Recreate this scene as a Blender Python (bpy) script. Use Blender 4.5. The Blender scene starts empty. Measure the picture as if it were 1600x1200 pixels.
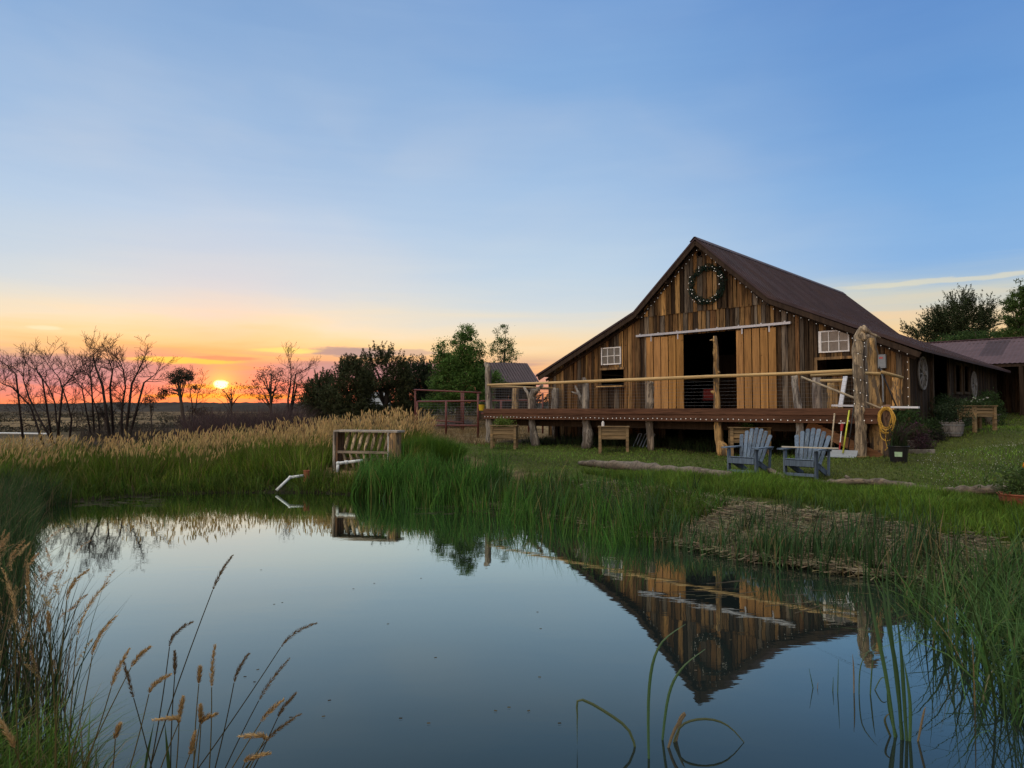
import bpy, math, random
import numpy as np
from mathutils import Vector, Matrix, Quaternion
random.seed(7); rng = np.random.default_rng(7)
SC = bpy.context.scene
COL = SC.collection

# ---------------------------------------------------------------- camera
F = 1060.0                       # focal length in photo pixels (1600 wide)
CZ = 2.19                        # eye height above the water
PITCH = math.atan(40 / F)
cam = bpy.data.objects.new('camera', bpy.data.cameras.new('camera'))
COL.objects.link(cam); SC.camera = cam
cam.location = (0, 0, CZ)
cam.rotation_euler = (math.pi / 2 + PITCH, 0, 0)
cam.data.sensor_width = 36; cam.data.lens = 36 * F / 1600
cam.data.clip_start = 0.05; cam.data.clip_end = 9000

# ---------------------------------------------------------------- colour management
SC.view_settings.view_transform = 'Standard'
SC.view_settings.look = 'None'
SC.view_settings.exposure = 0
SC.view_settings.gamma = 1
SC.view_settings.use_curve_mapping = False
try:
    SC.cycles.max_bounces = 6; SC.cycles.diffuse_bounces = 3; SC.cycles.glossy_bounces = 3
    SC.cycles.transmission_bounces = 4; SC.cycles.transparent_max_bounces = 8
    SC.cycles.sample_clamp_indirect = 4
except Exception:
    pass

def lin(r, g, b):
    def f(c):
        c /= 255.0
        return c / 12.92 if c <= 0.04045 else ((c + 0.055) / 1.055) ** 2.4
    return (f(r), f(g), f(b), 1)

# ---------------------------------------------------------------- world: dusk sky
SUN_AZ = math.atan2((345 - 800) / F, 1.0); SUN_EL = math.atan(40 / F / math.hypot(1, 455 / F))
SUN = Vector((math.sin(SUN_AZ) * math.cos(SUN_EL), math.cos(SUN_AZ) * math.cos(SUN_EL), math.sin(SUN_EL)))
world = bpy.data.worlds.new('World'); SC.world = world; world.use_nodes = True

class NT:
    def __init__(s, tree):
        s.t = tree; s.n = tree.nodes; s.l = tree.links
    def new(s, typ, **kw):
        n = s.n.new(typ)
        for k, v in kw.items(): setattr(n, k, v)
        return n
    def put(s, sock, v):
        if v is None: return
        if hasattr(v, 'is_output'): s.l.new(v, sock)
        else: sock.default_value = v
    def math(s, op, a, b=None, c=None, clamp=False):
        n = s.new('ShaderNodeMath', operation=op, use_clamp=clamp)
        for i, v in enumerate((a, b, c)): s.put(n.inputs[i], v)
        return n.outputs[0]
    def vmath(s, op, a, b=None, out=0):
        n = s.new('ShaderNodeVectorMath', operation=op)
        s.put(n.inputs[0], a); s.put(n.inputs[1], b)
        return n.outputs[out]
    def mix(s, fac, a, b, mode='MIX'):
        n = s.new('ShaderNodeMix', data_type='RGBA', blend_type=mode)
        s.put(n.inputs[0], fac); s.put(n.inputs[6], a); s.put(n.inputs[7], b)
        return n.outputs[2]
    def mrange(s, v, a, b, c=0.0, d=1.0, smooth=False):
        n = s.new('ShaderNodeMapRange', interpolation_type='SMOOTHSTEP' if smooth else 'LINEAR')
        for i, x in enumerate((v, a, b, c, d)): s.put(n.inputs[i], x)
        return n.outputs[0]
    def ramp(s, v, stops, interp='LINEAR'):
        n = s.new('ShaderNodeValToRGB'); cr = n.color_ramp; cr.interpolation = interp
        while len(cr.elements) < len(stops): cr.elements.new(0.5)
        for e, (p, c) in zip(cr.elements, stops):
            e.position = p; e.color = c if len(c) == 4 else (*c, 1)
        s.put(n.inputs[0], v)
        return n.outputs[0]
    def noise(s, vec, scale, detail=3, rough=.5, dist=0.0, out=0):
        n = s.new('ShaderNodeTexNoise')
        s.put(n.inputs['Vector'], vec); n.inputs['Scale'].default_value = scale
        n.inputs['Detail'].default_value = detail; n.inputs['Roughness'].default_value = rough
        n.inputs['Distortion'].default_value = dist
        return n.outputs[out]
    def comb(s, x, y, z):
        n = s.new('ShaderNodeCombineXYZ')
        for i, v in enumerate((x, y, z)): s.put(n.inputs[i], v)
        return n.outputs[0]

def build_world():
    w = NT(world.node_tree); w.n.clear()
    d = w.vmath('NORMALIZE', w.new('ShaderNodeTexCoord').outputs['Generated'])
    sep = w.new('ShaderNodeSeparateXYZ'); w.put(sep.inputs[0], d)
    x, y, z = sep.outputs
    hl = w.math('SQRT', w.math('ADD', w.math('MULTIPLY', x, x), w.math('MULTIPLY', y, y)))
    hl = w.math('MAXIMUM', hl, 0.001)
    sx, sy = math.sin(SUN_AZ), math.cos(SUN_AZ)
    c = w.math('DIVIDE', w.math('ADD', w.math('MULTIPLY', x, sx), w.math('MULTIPLY', y, sy)), hl)   # cos of azimuth from the sun
    az = w.math('ARCTAN2', x, y)
    te = w.math('DIVIDE', z, hl)                                     # tan of elevation
    # thin stratified cloud: noise stretched along the horizon
    nv = w.comb(w.math('MULTIPLY', az, 2.2), w.math('MULTIPLY', te, 17.0), 0.0)
    n1 = w.noise(nv, 1.0, 5, .55, .7)
    nv2 = w.comb(w.math('MULTIPLY', az, 3.4), w.math('MULTIPLY', te, 42.0), 7.3)
    n2 = w.noise(nv2, 1.0, 4, .6, .5)
    wob = w.math('MULTIPLY', w.math('SUBTRACT', n1, 0.5), w.mrange(z, 0.02, 0.30, 0.075, 0.055))
    wob2 = w.math('MULTIPLY', w.math('SUBTRACT', n2, 0.5), 0.028)
    zz = w.math('ADD', w.math('ADD', z, wob), wob2)
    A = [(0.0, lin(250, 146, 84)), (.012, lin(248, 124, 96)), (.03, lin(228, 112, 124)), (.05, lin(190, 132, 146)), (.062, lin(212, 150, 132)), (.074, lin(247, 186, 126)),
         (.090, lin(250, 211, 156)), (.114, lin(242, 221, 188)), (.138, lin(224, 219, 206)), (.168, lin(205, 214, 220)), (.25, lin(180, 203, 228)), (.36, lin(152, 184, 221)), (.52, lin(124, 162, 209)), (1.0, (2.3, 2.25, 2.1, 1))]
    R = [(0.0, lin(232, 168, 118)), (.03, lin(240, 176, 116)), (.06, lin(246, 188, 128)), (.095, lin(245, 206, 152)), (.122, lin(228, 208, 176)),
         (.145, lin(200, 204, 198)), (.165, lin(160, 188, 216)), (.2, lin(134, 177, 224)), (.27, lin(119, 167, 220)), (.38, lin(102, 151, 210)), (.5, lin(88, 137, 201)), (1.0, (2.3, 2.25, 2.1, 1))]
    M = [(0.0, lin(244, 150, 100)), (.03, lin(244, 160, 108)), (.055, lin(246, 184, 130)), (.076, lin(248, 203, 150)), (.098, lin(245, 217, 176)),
         (.12, lin(231, 220, 200)), (.145, lin(208, 216, 220)), (.20, lin(186, 208, 228)), (.30, lin(160, 191, 226)), (.44, lin(130, 170, 217)), (.55, lin(112, 155, 210)), (1.0, (2.3, 2.25, 2.1, 1))]  # unseen zenith stops raised far above a dusk sky to light the grass
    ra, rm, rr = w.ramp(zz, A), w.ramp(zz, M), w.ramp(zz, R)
    ang = w.math('ARCCOSINE', w.math('MINIMUM', c, 0.99999))
    f1 = w.mrange(ang, 0.10, 0.50, 0, 1, True)
    f2 = w.mrange(ang, 0.48, 1.00, 0, 1, True)
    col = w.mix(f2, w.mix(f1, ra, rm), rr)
    # sky away from the sunset, out of view, brightened as fill light
    back = w.ramp(z, [(0, lin(226, 196, 190)), (.18, lin(216, 206, 206)), (.5, lin(176, 200, 232)), (1, (1.3, 1.3, 1.25, 1))])
    # added glow behind left lights the barn front; right dimmed to darken its side
    left = w.math('MULTIPLY', w.mrange(az, -1.15, -1.75, 0, 1, True), w.mrange(az, -3.1, -2.55, .35, 1, True))
    back = w.mix(left, w.mix(1.0, back, (.62, .60, .60, 1), 'MULTIPLY'), w.mix(1.0, back, (3.5, 2.7, 1.85, 1), 'MULTIPLY'))
    col = w.mix(w.mrange(ang, 1.2, 2.0, 0, 1, True), col, back)
    # thin high haze, soft patches
    hv = w.noise(w.comb(w.math('MULTIPLY', az, 2.6), w.math('MULTIPLY', te, 5.5), 2.0), 1.0, 4, .5, .3)
    hz_ = w.math('MULTIPLY', w.mrange(hv, .38, .72, 0, 1, True), w.math('MULTIPLY', w.math('MULTIPLY', w.mrange(te, .12, .22, 0, 1, True), w.mrange(te, .62, .30, .25, 1, True)), w.mrange(ang, 1.1, .2, .08, .30, True)))
    col = w.mix(hz_, col, lin(208, 212, 220))
    # mauve cloud bank low over the hills and a few dark streaks near the sun
    bank = w.math('MULTIPLY', w.mrange(n2, .40, .58, 0, 1, True), w.math('MULTIPLY', w.mrange(te, .012, .035, 0, 1, True), w.mrange(te, .085, .062, 0, 1, True)))
    bank = w.math('MULTIPLY', bank, w.mrange(ang, .75, .25, 0, .85, True))
    col = w.mix(bank, col, lin(156, 118, 142))
    def streak(paz, pte, hw, hh, color, strength, seed):
        u = w.math('DIVIDE', w.math('SUBTRACT', az, paz), hw)
        nz = w.noise(w.comb(w.math('MULTIPLY', az, 14), w.math('MULTIPLY', te, 60), seed), 1.0, 4, .6)
        v = w.math('DIVIDE', w.math('SUBTRACT', w.math('ADD', te, w.math('MULTIPLY', w.math('SUBTRACT', nz, .5), hh * 2.6)), pte), hh)
        r = w.math('ADD', w.math('MULTIPLY', u, u), w.math('MULTIPLY', v, v))
        m = w.math('MULTIPLY', w.mrange(r, 1.0, .15, 0, 1, True), strength)
        return m, color
    def pxaz(px): return math.atan((px - 800) / F)
    def pte(px, py): return (640 - py) / F / math.hypot(1, (px - 800) / F)
    for px, py, hwp, hhp, colr, st, sd in [
            (530, 550, 100, 8, lin(138, 128, 146), .85, 1.0), (445, 547, 60, 5, lin(255, 226, 130), .9, 4.2), (620, 551, 90, 5, lin(172, 148, 152), .6, 6.2),
            (290, 563, 90, 5, lin(255, 214, 90), .95, 9.1), (352, 560, 56, 4, lin(140, 112, 120), .8, 12.4), (240, 578, 110, 11, lin(160, 122, 146), .8, 3.3), (480, 572, 70, 6, lin(160, 132, 150), .6, 2.9),
            (130, 590, 160, 12, lin(166, 120, 146), .75, 8.7), (380, 575, 50, 4, lin(255, 150, 110), .5, 5.5), (340, 604, 75, 4, lin(255, 168, 60), .9, 21.0),
            (350, 619, 130, 5, lin(255, 150, 40), .9, 23.0), (66, 512, 24, 3, lin(255, 235, 200), .55, 15.5),
            (1480, 437, 170, 5, lin(226, 218, 190), .65, 31.0), (1470, 462, 120, 8, lin(222, 210, 184), .4, 37.0), (1400, 492, 90, 8, lin(244, 208, 164), .5, 39.0)]:
        m, cc = streak(pxaz(px), pte(px, py), hwp / F, hhp / F, colr, st, sd)
        col = w.mix(m, col, cc)
    # the sun itself and the glow round it
    dt = w.vmath('DOT_PRODUCT', d, tuple(SUN), 1)
    sa = w.math('ARCCOSINE', w.math('MINIMUM', dt, 0.9999999))
    g1 = w.math('EXPONENT', w.math('MULTIPLY', sa, -20.0))
    g2 = w.math('EXPONENT', w.math('MULTIPLY', sa, -60.0))
    col = w.mix(w.math('MULTIPLY', g1, .75), col, lin(255, 80, 56))
    col = w.mix(g2, col, (1.3, .62, .08, 1), 'ADD')
    # the disc is partly veiled: flattened below by the cloud bank
    ddx = w.math('SUBTRACT', az, SUN_AZ); ddy = w.math('SUBTRACT', te, math.tan(SUN_EL))
    wv = w.math('MULTIPLY', w.math('SUBTRACT', w.noise(w.comb(w.math('MULTIPLY', az, 90), w.math('MULTIPLY', te, 160), 0), 1, 2), .5), .006)
    rr2 = w.math('SQRT', w.math('ADD', w.math('POWER', w.math('MULTIPLY', ddx, .82), 2), w.math('POWER', w.math('ADD', w.math('MULTIPLY', ddy, 1.25), wv), 2)))
    col = w.mix(w.mrange(rr2, .0088, .0052, 0, 1, True), col, (2.6, 2.1, .9, 1))
    # physical sky adds its own share of light
    sky = w.new('ShaderNodeTexSky', sky_type='NISHITA', sun_disc=False)
    sky.sun_elevation = SUN_EL; sky.sun_rotation = SUN_AZ
    col = w.mix(1.0, col, w.mix(1.0, sky.outputs[0], (.012, .012, .012, 1), "MULTIPLY"), "ADD")
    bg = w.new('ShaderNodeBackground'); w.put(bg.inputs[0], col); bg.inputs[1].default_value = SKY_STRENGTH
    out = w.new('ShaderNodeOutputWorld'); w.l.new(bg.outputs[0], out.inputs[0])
SKY_STRENGTH = 1.0
build_world()

sun = bpy.data.objects.new('sun_lamp', bpy.data.lights.new('sun_lamp', 'SUN'))
COL.objects.link(sun); sun.data.energy = 0.35; sun.data.angle = math.radians(.6); sun.data.color = (1, .55, .28)
sun.rotation_euler = (-SUN).to_track_quat('-Z', 'Y').to_euler()

# ---------------------------------------------------------------- geometry of the place
FWD = Vector((0, math.cos(PITCH), math.sin(PITCH))); UPV = Vector((0, -math.sin(PITCH), math.cos(PITCH)))
CAM = Vector((0, 0, CZ))
def ray(px, py): return Vector((1, 0, 0)) * ((px - 800) / F) + FWD + UPV * ((600 - py) / F)
def at(px, py, Y):                       # point seen at a photo pixel, Y metres ahead
    r = ray(px, py); return CAM + r * (Y / r.y)
def onz(px, py, z):                      # point seen at a photo pixel on the level z
    r = ray(px, py); return CAM + r * ((z - CZ) / r.z)
BA = math.radians(-43.5)                 # heading of barn and deck
U = Vector((math.cos(BA), math.sin(BA), 0)); N = Vector((-math.sin(BA), math.cos(BA), 0))
N0 = 18.97; VB = 5.0                     # deck front plane; barn front wall lies VB behind it
def B(u, v, z): return U * u + N * (N0 + v) + Vector((0, 0, z))
def wall(px, py, v):                     # (u, z) on a plane v behind the deck front
    r = ray(px, py); p = CAM + r * ((N0 + v) / r.dot(N)); return p.dot(U), p.z
def side(px, py, u):                     # (v, z) on a plane square to the front, at u
    r = ray(px, py); p = CAM + r * (u / r.dot(U)); return p.dot(N) - N0, p.z

def poly_sd(x, y, P):                    # signed distance to a polygon, inside negative
    P = np.asarray(P, float); d = np.full(x.shape, 1e18); ins = np.zeros(x.shape, bool)
    for i in range(len(P)):
        a, b = P[i], P[(i + 1) % len(P)]; e = b - a
        t = np.clip(((x - a[0]) * e[0] + (y - a[1]) * e[1]) / (e @ e), 0, 1)
        d = np.minimum(d, (x - a[0] - t * e[0]) ** 2 + (y - a[1] - t * e[1]) ** 2)
        c = ((a[1] > y) != (b[1] > y))
        with np.errstate(divide='ignore', invalid='ignore'):
            xi = (b[0] - a[0]) * (y - a[1]) / (b[1] - a[1]) + a[0]
        ins ^= c & (x < xi)
    d = np.sqrt(d); return np.where(ins, -d, d)
def sstep(a, b, v):
    t = np.clip((v - a) / (b - a), 0, 1); return t * t * (3 - 2 * t)
def vnoise(x, y, s=1.0, seed=0):         # cheap smooth 2-D value noise
    x = x / s; y = y / s; xi = np.floor(x); yi = np.floor(y); fx = x - xi; fy = y - yi
    fx = fx * fx * (3 - 2 * fx); fy = fy * fy * (3 - 2 * fy)
    def h(a, b):
        v = np.sin(a * 127.1 + b * 311.7 + seed * 17.3) * 43758.5453; return v - np.floor(v)
    return (h(xi, yi) * (1 - fx) + h(xi + 1, yi) * fx) * (1 - fy) + (h(xi, yi + 1) * (1 - fx) + h(xi + 1, yi + 1) * fx) * fy

POND = [(-1.8, 3.45), (0, 3.3), (2, 3.2), (4, 3.4), (5.2, 5), (5.9, 7), (5.4, 8.2), (4.6, 9.0), (3.4, 9.9), (2.5, 11.3), (1.5, 12.9), (.4, 14.4), (-.8, 15.6), (-2.3, 16.5),
        (-3.6, 17.2), (-5, 17.9), (-6.5, 18), (-8, 17.9), (-9.6, 17.3), (-10.6, 16), (-10.6, 14.5), (-8.8, 12), (-7.2, 9.6), (-5.6, 7.2), (-4.1, 5.2), (-3.0, 4.1)]
CTRL = [(0, 1, .5), (-4, 2, .55), (5, 1.5, .5), (0, -6, .8), (-8, -4, .8), (9, -4, .8), (9, 5, .5), (8, 8.5, .45),
        (5, 14.3, .75), (8.45, 11.6, .75), (2.5, 18.7, .62), (8.93, 17.7, .92), (-.9, 26.8, .78), (4, 22.3, .85), (14, 22.5, 1.72), (16.5, 24, 1.48), (13.2, 20.6, 1.25),
        (24, 33, 1.85), (26, 28, 1.8), (20, 20, 1.6), (12, 16, 1.25), (11, 18, 1.02), (16, 10, 1.1), (3, 27, .95), (8, 24, .95), (1.5, 32, 1.0), (-4, 30, 1.08), (-1, 32, 1.05), (-4.4, 20, .40), (-5, 23.8, .85), (-9.5, 22.5, .38),
        (-15, 20, .36), (-3, 24, .88), (-1.5, 21, .6), (-25, 40, .4), (-14, 38, .55), (0, 50, 1.5), (20, 50, 2.1), (40, 30, 2.4), (40, 60, 2.8), (-40, 25, .3), (-5, 48, 1.55),
        (-16, 46, 1.1), (-14, 12, .4), (-10, 7, .4), (-30, 5, .4), (30, 0, 1.2), (-40, 60, .2), (10, 70, 1.8), (-12, 29, .6), (-20, 28, .42)]
def _tps():
    P = np.array(CTRL); X = P[:, :2]; n = len(P)
    def k(r2): return np.where(r2 > 0, r2 * np.log(np.maximum(r2, 1e-12)), 0)
    K = k(((X[:, None] - X[None]) ** 2).sum(-1)) + np.eye(n) * 6.0
    A = np.zeros((n + 3, n + 3)); A[:n, :n] = K; A[:n, n] = 1; A[:n, n + 1:] = X; A[n, :n] = 1; A[n + 1:, :n] = X.T
    s = np.linalg.solve(A, np.concatenate([P[:, 2], [0, 0, 0]]))
    def f(x, y):
        o = np.full(x.shape, s[n]) + s[n + 1] * x + s[n + 2] * y
        for i in range(n): o = o + s[i] * k((x - X[i, 0]) ** 2 + (y - X[i, 1]) ** 2)
        return o
    return f
TPS = _tps()
def ground(x, y):
    x = np.asarray(x, float); y = np.asarray(y, float); shp = x.shape; x = np.atleast_1d(x); y = np.atleast_1d(y)
    near = TPS(np.clip(x, -45, 45), np.clip(y, -10, 72))
    r = np.hypot(x, y - 15)
    far = -1.2 - 5 * sstep(60, 420, r) + 4 * sstep(600, 1500, r) + 2.2 * (vnoise(x, y, 90, 3) - .5) * sstep(60, 200, r)
    far = far + 6 * sstep(20, 160, x) * sstep(10, 80, r)
    h = near + (far - near) * sstep(42, 110, r)
    h = h + (vnoise(x, y, 2.1, 5) - .5) * .09 * sstep(.5, 3, r) + (vnoise(x, y, .7, 9) - .5) * .03
    sd = poly_sd(x, y, POND)
    ramp = sstep(0, 3.0, sd)
    edge = .04 + .10 * np.clip(sd, 0, 3)
    out = np.where(sd > 0, edge + (np.maximum(h, edge) - edge) * ramp, np.maximum(-1.1, sd * .5))
    return out.reshape(shp)
def gz(x, y): return float(ground(np.array([x]), np.array([y]))[0])
def ongr(px, py, y0=None):               # where the sight line of a photo pixel meets the ground
    r = ray(px, py); ts = np.linspace(2.5, 90, 1800)
    X = r.x * ts; Y = r.y * ts; Z = CZ + r.z * ts
    g = ground(X, Y); i = np.argmax(Z < g)
    if not (Z < g).any(): i = len(ts) - 1
    return Vector((X[i], Y[i], g[i]))

# ---------------------------------------------------------------- materials
def mat_new(name):
    m = bpy.data.materials.new(name); m.use_nodes = True; t = NT(m.node_tree); t.n.clear()
    out = t.new('ShaderNodeOutputMaterial'); b = t.new('ShaderNodeBsdfPrincipled')
    t.l.new(b.outputs[0], out.inputs[0]); return m, t, b, out
def wood_mat(name, base, var=.5, stretch='Z', scale=9.0, attr=True, rough=.85, knots=.5, grain=1.0, bark=0.0):
    m, t, b, _ = mat_new(name)
    co = t.new('ShaderNodeTexCoord').outputs['Object']
    mp = t.new('ShaderNodeMapping'); t.put(mp.inputs[0], co)
    k = {'X': (.06, 1, 1), 'Y': (1, .06, 1), 'Z': (1, 1, .06)}[stretch]
    mp.inputs['Scale'].default_value = k
    g = t.noise(mp.outputs[0], scale * 3.2, 6, .65, .6)
    s2 = t.noise(mp.outputs[0], scale * .55, 4, .6, 1.2)
    kn = t.noise(co, scale * .8, 2, .5)
    col = t.new('ShaderNodeAttribute', attribute_name='Col').outputs[0] if attr else (1, 1, 1, 1)
    c = t.mix(1.0, (*base, 1), col, 'MULTIPLY')
    lo = 1 - .62 * var * grain
    c = t.mix(1.0, c, t.ramp(g, [(.32, (lo, lo, lo)), (.5, (1, 1, 1)), (.7, (1 + .35 * var, 1 + .32 * var, 1 + .25 * var))]), 'MULTIPLY')
    c = t.mix(t.mrange(s2, .46, .66, 0, min(1, .75 * var), True), c, t.mix(1.0, c, (.34, .32, .34, 1), 'MULTIPLY'))
    s3 = t.noise(mp.outputs[0], scale * .9, 3, .6, .4)
    c = t.mix(t.mrange(s3, .56, .68, 0, min(1, .6 * var), True), c, t.mix(1.0, c, (1.75, 1.6, 1.35, 1), 'MULTIPLY'))
    c = t.mix(t.mrange(kn, .70, .76, 0, knots), c, t.mix(1.0, c, (.22, .18, .15, 1), 'MULTIPLY'))
    if bark:                                                         # flakes of dark bark still clinging to the wood
        mp2 = t.new('ShaderNodeMapping'); t.put(mp2.inputs[0], co); mp2.inputs['Scale'].default_value = tuple(.22 if q < 1 else 1 for q in k)
        fl = t.noise(mp2.outputs[0], 7.5, 5, .62, .8)
        c = t.mix(t.mrange(fl, .50, .57, 0, bark, True), c, t.mix(g, (.035, .028, .022, 1), (.14, .12, .10, 1)))
    t.put(b.inputs['Base Color'], c); b.inputs['Roughness'].default_value = rough; b.inputs['Specular IOR Level'].default_value = .12
    bp = t.new('ShaderNodeBump'); bp.inputs['Strength'].default_value = .5; bp.inputs['Distance'].default_value = .01
    t.put(bp.inputs['Height'], g); t.l.new(bp.outputs[0], b.inputs['Normal'])
    return m
def plain_mat(name, base, rough=.6, metal=0.0, var=.25, scale=14.0, attr=False, dirt=None):
    m, t, b, _ = mat_new(name)
    co = t.new('ShaderNodeTexCoord').outputs['Object']
    n = t.noise(co, scale, 5, .6)
    c = (*base, 1)
    if attr: c = t.mix(1.0, c, t.new('ShaderNodeAttribute', attribute_name='Col').outputs[0], 'MULTIPLY')
    c = t.mix(1.0, c, t.ramp(n, [(.3, (1 - var,) * 3), (.7, (1 + var * .5,) * 3)]), 'MULTIPLY')
    if dirt: c = t.mix(t.mrange(t.noise(co, scale * .35, 4, .65), .52, .68, 0, .8, True), c, (*dirt, 1))
    t.put(b.inputs['Base Color'], c); b.inputs['Roughness'].default_value = rough; b.inputs['Metallic'].default_value = metal; b.inputs['Specular IOR Level'].default_value = .28
    return m
def leaf_mat(name, base, trans=.35, rough=.7, spec=.12):
    m, t, b, out = mat_new(name)
    c = t.mix(1.0, (*base, 1), t.new('ShaderNodeAttribute', attribute_name='Col').outputs[0], 'MULTIPLY')
    t.put(b.inputs['Base Color'], c); b.inputs['Roughness'].default_value = rough
    b.inputs['Specular IOR Level'].default_value = spec
    tr = t.new('ShaderNodeBsdfTranslucent'); t.put(tr.inputs[0], c)
    mx = t.new('ShaderNodeMixShader'); mx.inputs[0].default_value = trans
    t.l.new(b.outputs[0], mx.inputs[1]); t.l.new(tr.outputs[0], mx.inputs[2]); t.l.new(mx.outputs[0], out.inputs[0])
    return m

# ---------------------------------------------------------------- mesh helpers
class MB:
    def __init__(s): s.v = []; s.f = []; s.c = []
    def add(s, vs, fs, col=(1, 1, 1)):
        o = len(s.v); s.v += [tuple(p) for p in vs]; s.f += [tuple(i + o for i in f) for f in fs]; s.c += [col] * len(vs); return s
    def box(s, x0, x1, y0, y1, z0, z1, col=(1, 1, 1), top=None):
        ta, tb = top if top else (z1, z1)            # top edge may slope along x
        vs = [(x0, y0, z0), (x1, y0, z0), (x1, y1, z0), (x0, y1, z0), (x0, y0, ta), (x1, y0, tb), (x1, y1, tb), (x0, y1, ta)]
        return s.add(vs, [(3, 2, 1, 0), (4, 5, 6, 7), (0, 1, 5, 4), (1, 2, 6, 5), (2, 3, 7, 6), (3, 0, 4, 7)], col)
    def bar(s, a, b, w, h, col=(1, 1, 1), up=(0, 0, 1), w2=None, h2=None):
        a = Vector(a); b = Vector(b); d = (b - a).normalized(); up = Vector(up)
        if abs(d.dot(up)) > .98: up = Vector((0, 1, 0))
        sx = d.cross(up).normalized(); sy = sx.cross(d).normalized(); vs = []
        for p, ww, hh in ((a, w, h), (b, w2 or w, h2 or h)):
            for i, j in ((-1, -1), (1, -1), (1, 1), (-1, 1)): vs.append(p + sx * (ww / 2 * i) + sy * (hh / 2 * j))
        return s.add(vs, [(0, 1, 2, 3), (7, 6, 5, 4), (0, 4, 5, 1), (1, 5, 6, 2), (2, 6, 7, 3), (3, 7, 4, 0)], col)
    def tube(s, pts, rad, n=8, col=(1, 1, 1), lump=0.0, seed=0, cap=True):
        pts = [Vector(p) for p in pts]; r_ = random.Random(seed); m = len(pts)
        if not hasattr(rad, '__len__'): rad = [rad] * m
        vs = []; ref = None
        for i, p in enumerate(pts):
            d = (pts[min(i + 1, m - 1)] - pts[max(i - 1, 0)])
            d = d.normalized() if d.length > 1e-9 else Vector((0, 0, 1))
            if ref is None: ref = Vector((1, 0, 0)) if abs(d.x) < .8 else Vector((0, 1, 0))
            a = (ref - d * ref.dot(d)).normalized(); ref = a; b = d.cross(a)
            for k in range(n):
                t = 2 * math.pi * k / n; rr = rad[i] * (1 + lump * (r_.random() - .5) * 2)
                vs.append(p + a * (math.cos(t) * rr) + b * (math.sin(t) * rr))
        fs = [(i * n + k, i * n + (k + 1) % n, (i + 1) * n + (k + 1) % n, (i + 1) * n + k) for i in range(m - 1) for k in range(n)]
        if cap: fs += [tuple(range(n - 1, -1, -1)), tuple((m - 1) * n + k for k in range(n))]
        return s.add(vs, fs, col)
    def sphere(s, c, r, n=8, m=5, col=(1, 1, 1), sq=(1, 1, 1)):
        vs = []; 
        for i in range(m + 1):
            ph = math.pi * i / m
            for k in range(n):
                t = 2 * math.pi * k / n
                vs.append((c[0] + r * sq[0] * math.sin(ph) * math.cos(t), c[1] + r * sq[1] * math.sin(ph) * math.sin(t), c[2] + r * sq[2] * math.cos(ph)))
        return s.add(vs, [(i * n + k, (i + 1) * n + k, (i + 1) * n + (k + 1) % n, i * n + (k + 1) % n) for i in range(m) for k in range(n)], col)
    def lathe(s, prof, n=16, col=(1, 1, 1), o=(0, 0, 0)):
        vs = [(o[0] + r * math.cos(2 * math.pi * k / n), o[1] + r * math.sin(2 * math.pi * k / n), o[2] + z) for r, z in prof for k in range(n)]
        return s.add(vs, [(i * n + k, i * n + (k + 1) % n, (i + 1) * n + (k + 1) % n, (i + 1) * n + k) for i in range(len(prof) - 1) for k in range(n)], col)
    def ring(s, R, r, nR=40, nr=8, axis='Y', c=(0, 0, 0), col=(1, 1, 1)):
        vs = []
        for i in range(nR):
            a = 2 * math.pi * i / nR
            for k in range(nr):
                b = 2 * math.pi * k / nr; q = R + r * math.cos(b); p = (q * math.cos(a), r * math.sin(b), q * math.sin(a))
                if axis == 'X': p = (p[1], p[0], p[2])
                if axis == 'Z': p = (p[0], p[2], p[1])
                vs.append((p[0] + c[0], p[1] + c[1], p[2] + c[2]))
        return s.add(vs, [(i * nr + k, i * nr + (k + 1) % nr, ((i + 1) % nR) * nr + (k + 1) % nr, ((i + 1) % nR) * nr + k) for i in range(nR) for k in range(nr)], col)
    def build(s, name, mat, parent=None, smooth=False, bevel=0.0):
        me = bpy.data.meshes.new(name); me.from_pydata(s.v, [], s.f); me.update()
        at_ = me.attributes.new('Col', 'FLOAT_COLOR', 'POINT')
        at_.data.foreach_set('color', np.c_[np.array(s.c, 'f'), np.ones(len(s.c), 'f')].ravel())
        if smooth: me.polygons.foreach_set('use_smooth', [True] * len(me.polygons))
        me.materials.append(mat); o = bpy.data.objects.new(name, me); COL.objects.link(o)
        if parent: o.parent = parent
        if bevel:
            md = o.modifiers.new('bevel', 'BEVEL'); md.width = bevel; md.segments = 1; md.limit_method = 'ANGLE'
        return o
def tag(o, label=None, cat=None, group=None, kind=None):
    for k, v in (('label', label), ('category', cat), ('group', group), ('kind', kind)):
        if v: o[k] = v
    return o
def empty(name, loc=(0, 0, 0), rz=0.0, label=None, cat=None, group=None):
    o = bpy.data.objects.new(name, None); COL.objects.link(o); o.location = loc; o.rotation_euler = (0, 0, rz); o.empty_display_size = .2
    return tag(o, label, cat, group)
def dup(root, loc, rz=None, label=None, group=None):
    def cp(o, par):
        c = o.copy(); COL.objects.link(c)
        if par: c.parent = par
        for ch in list(o.children): cp(ch, c)
        return c
    r = cp(root, None); r.location = loc
    if rz is not None: r.rotation_euler = (0, 0, rz)
    return tag(r, label, None, group)
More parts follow.
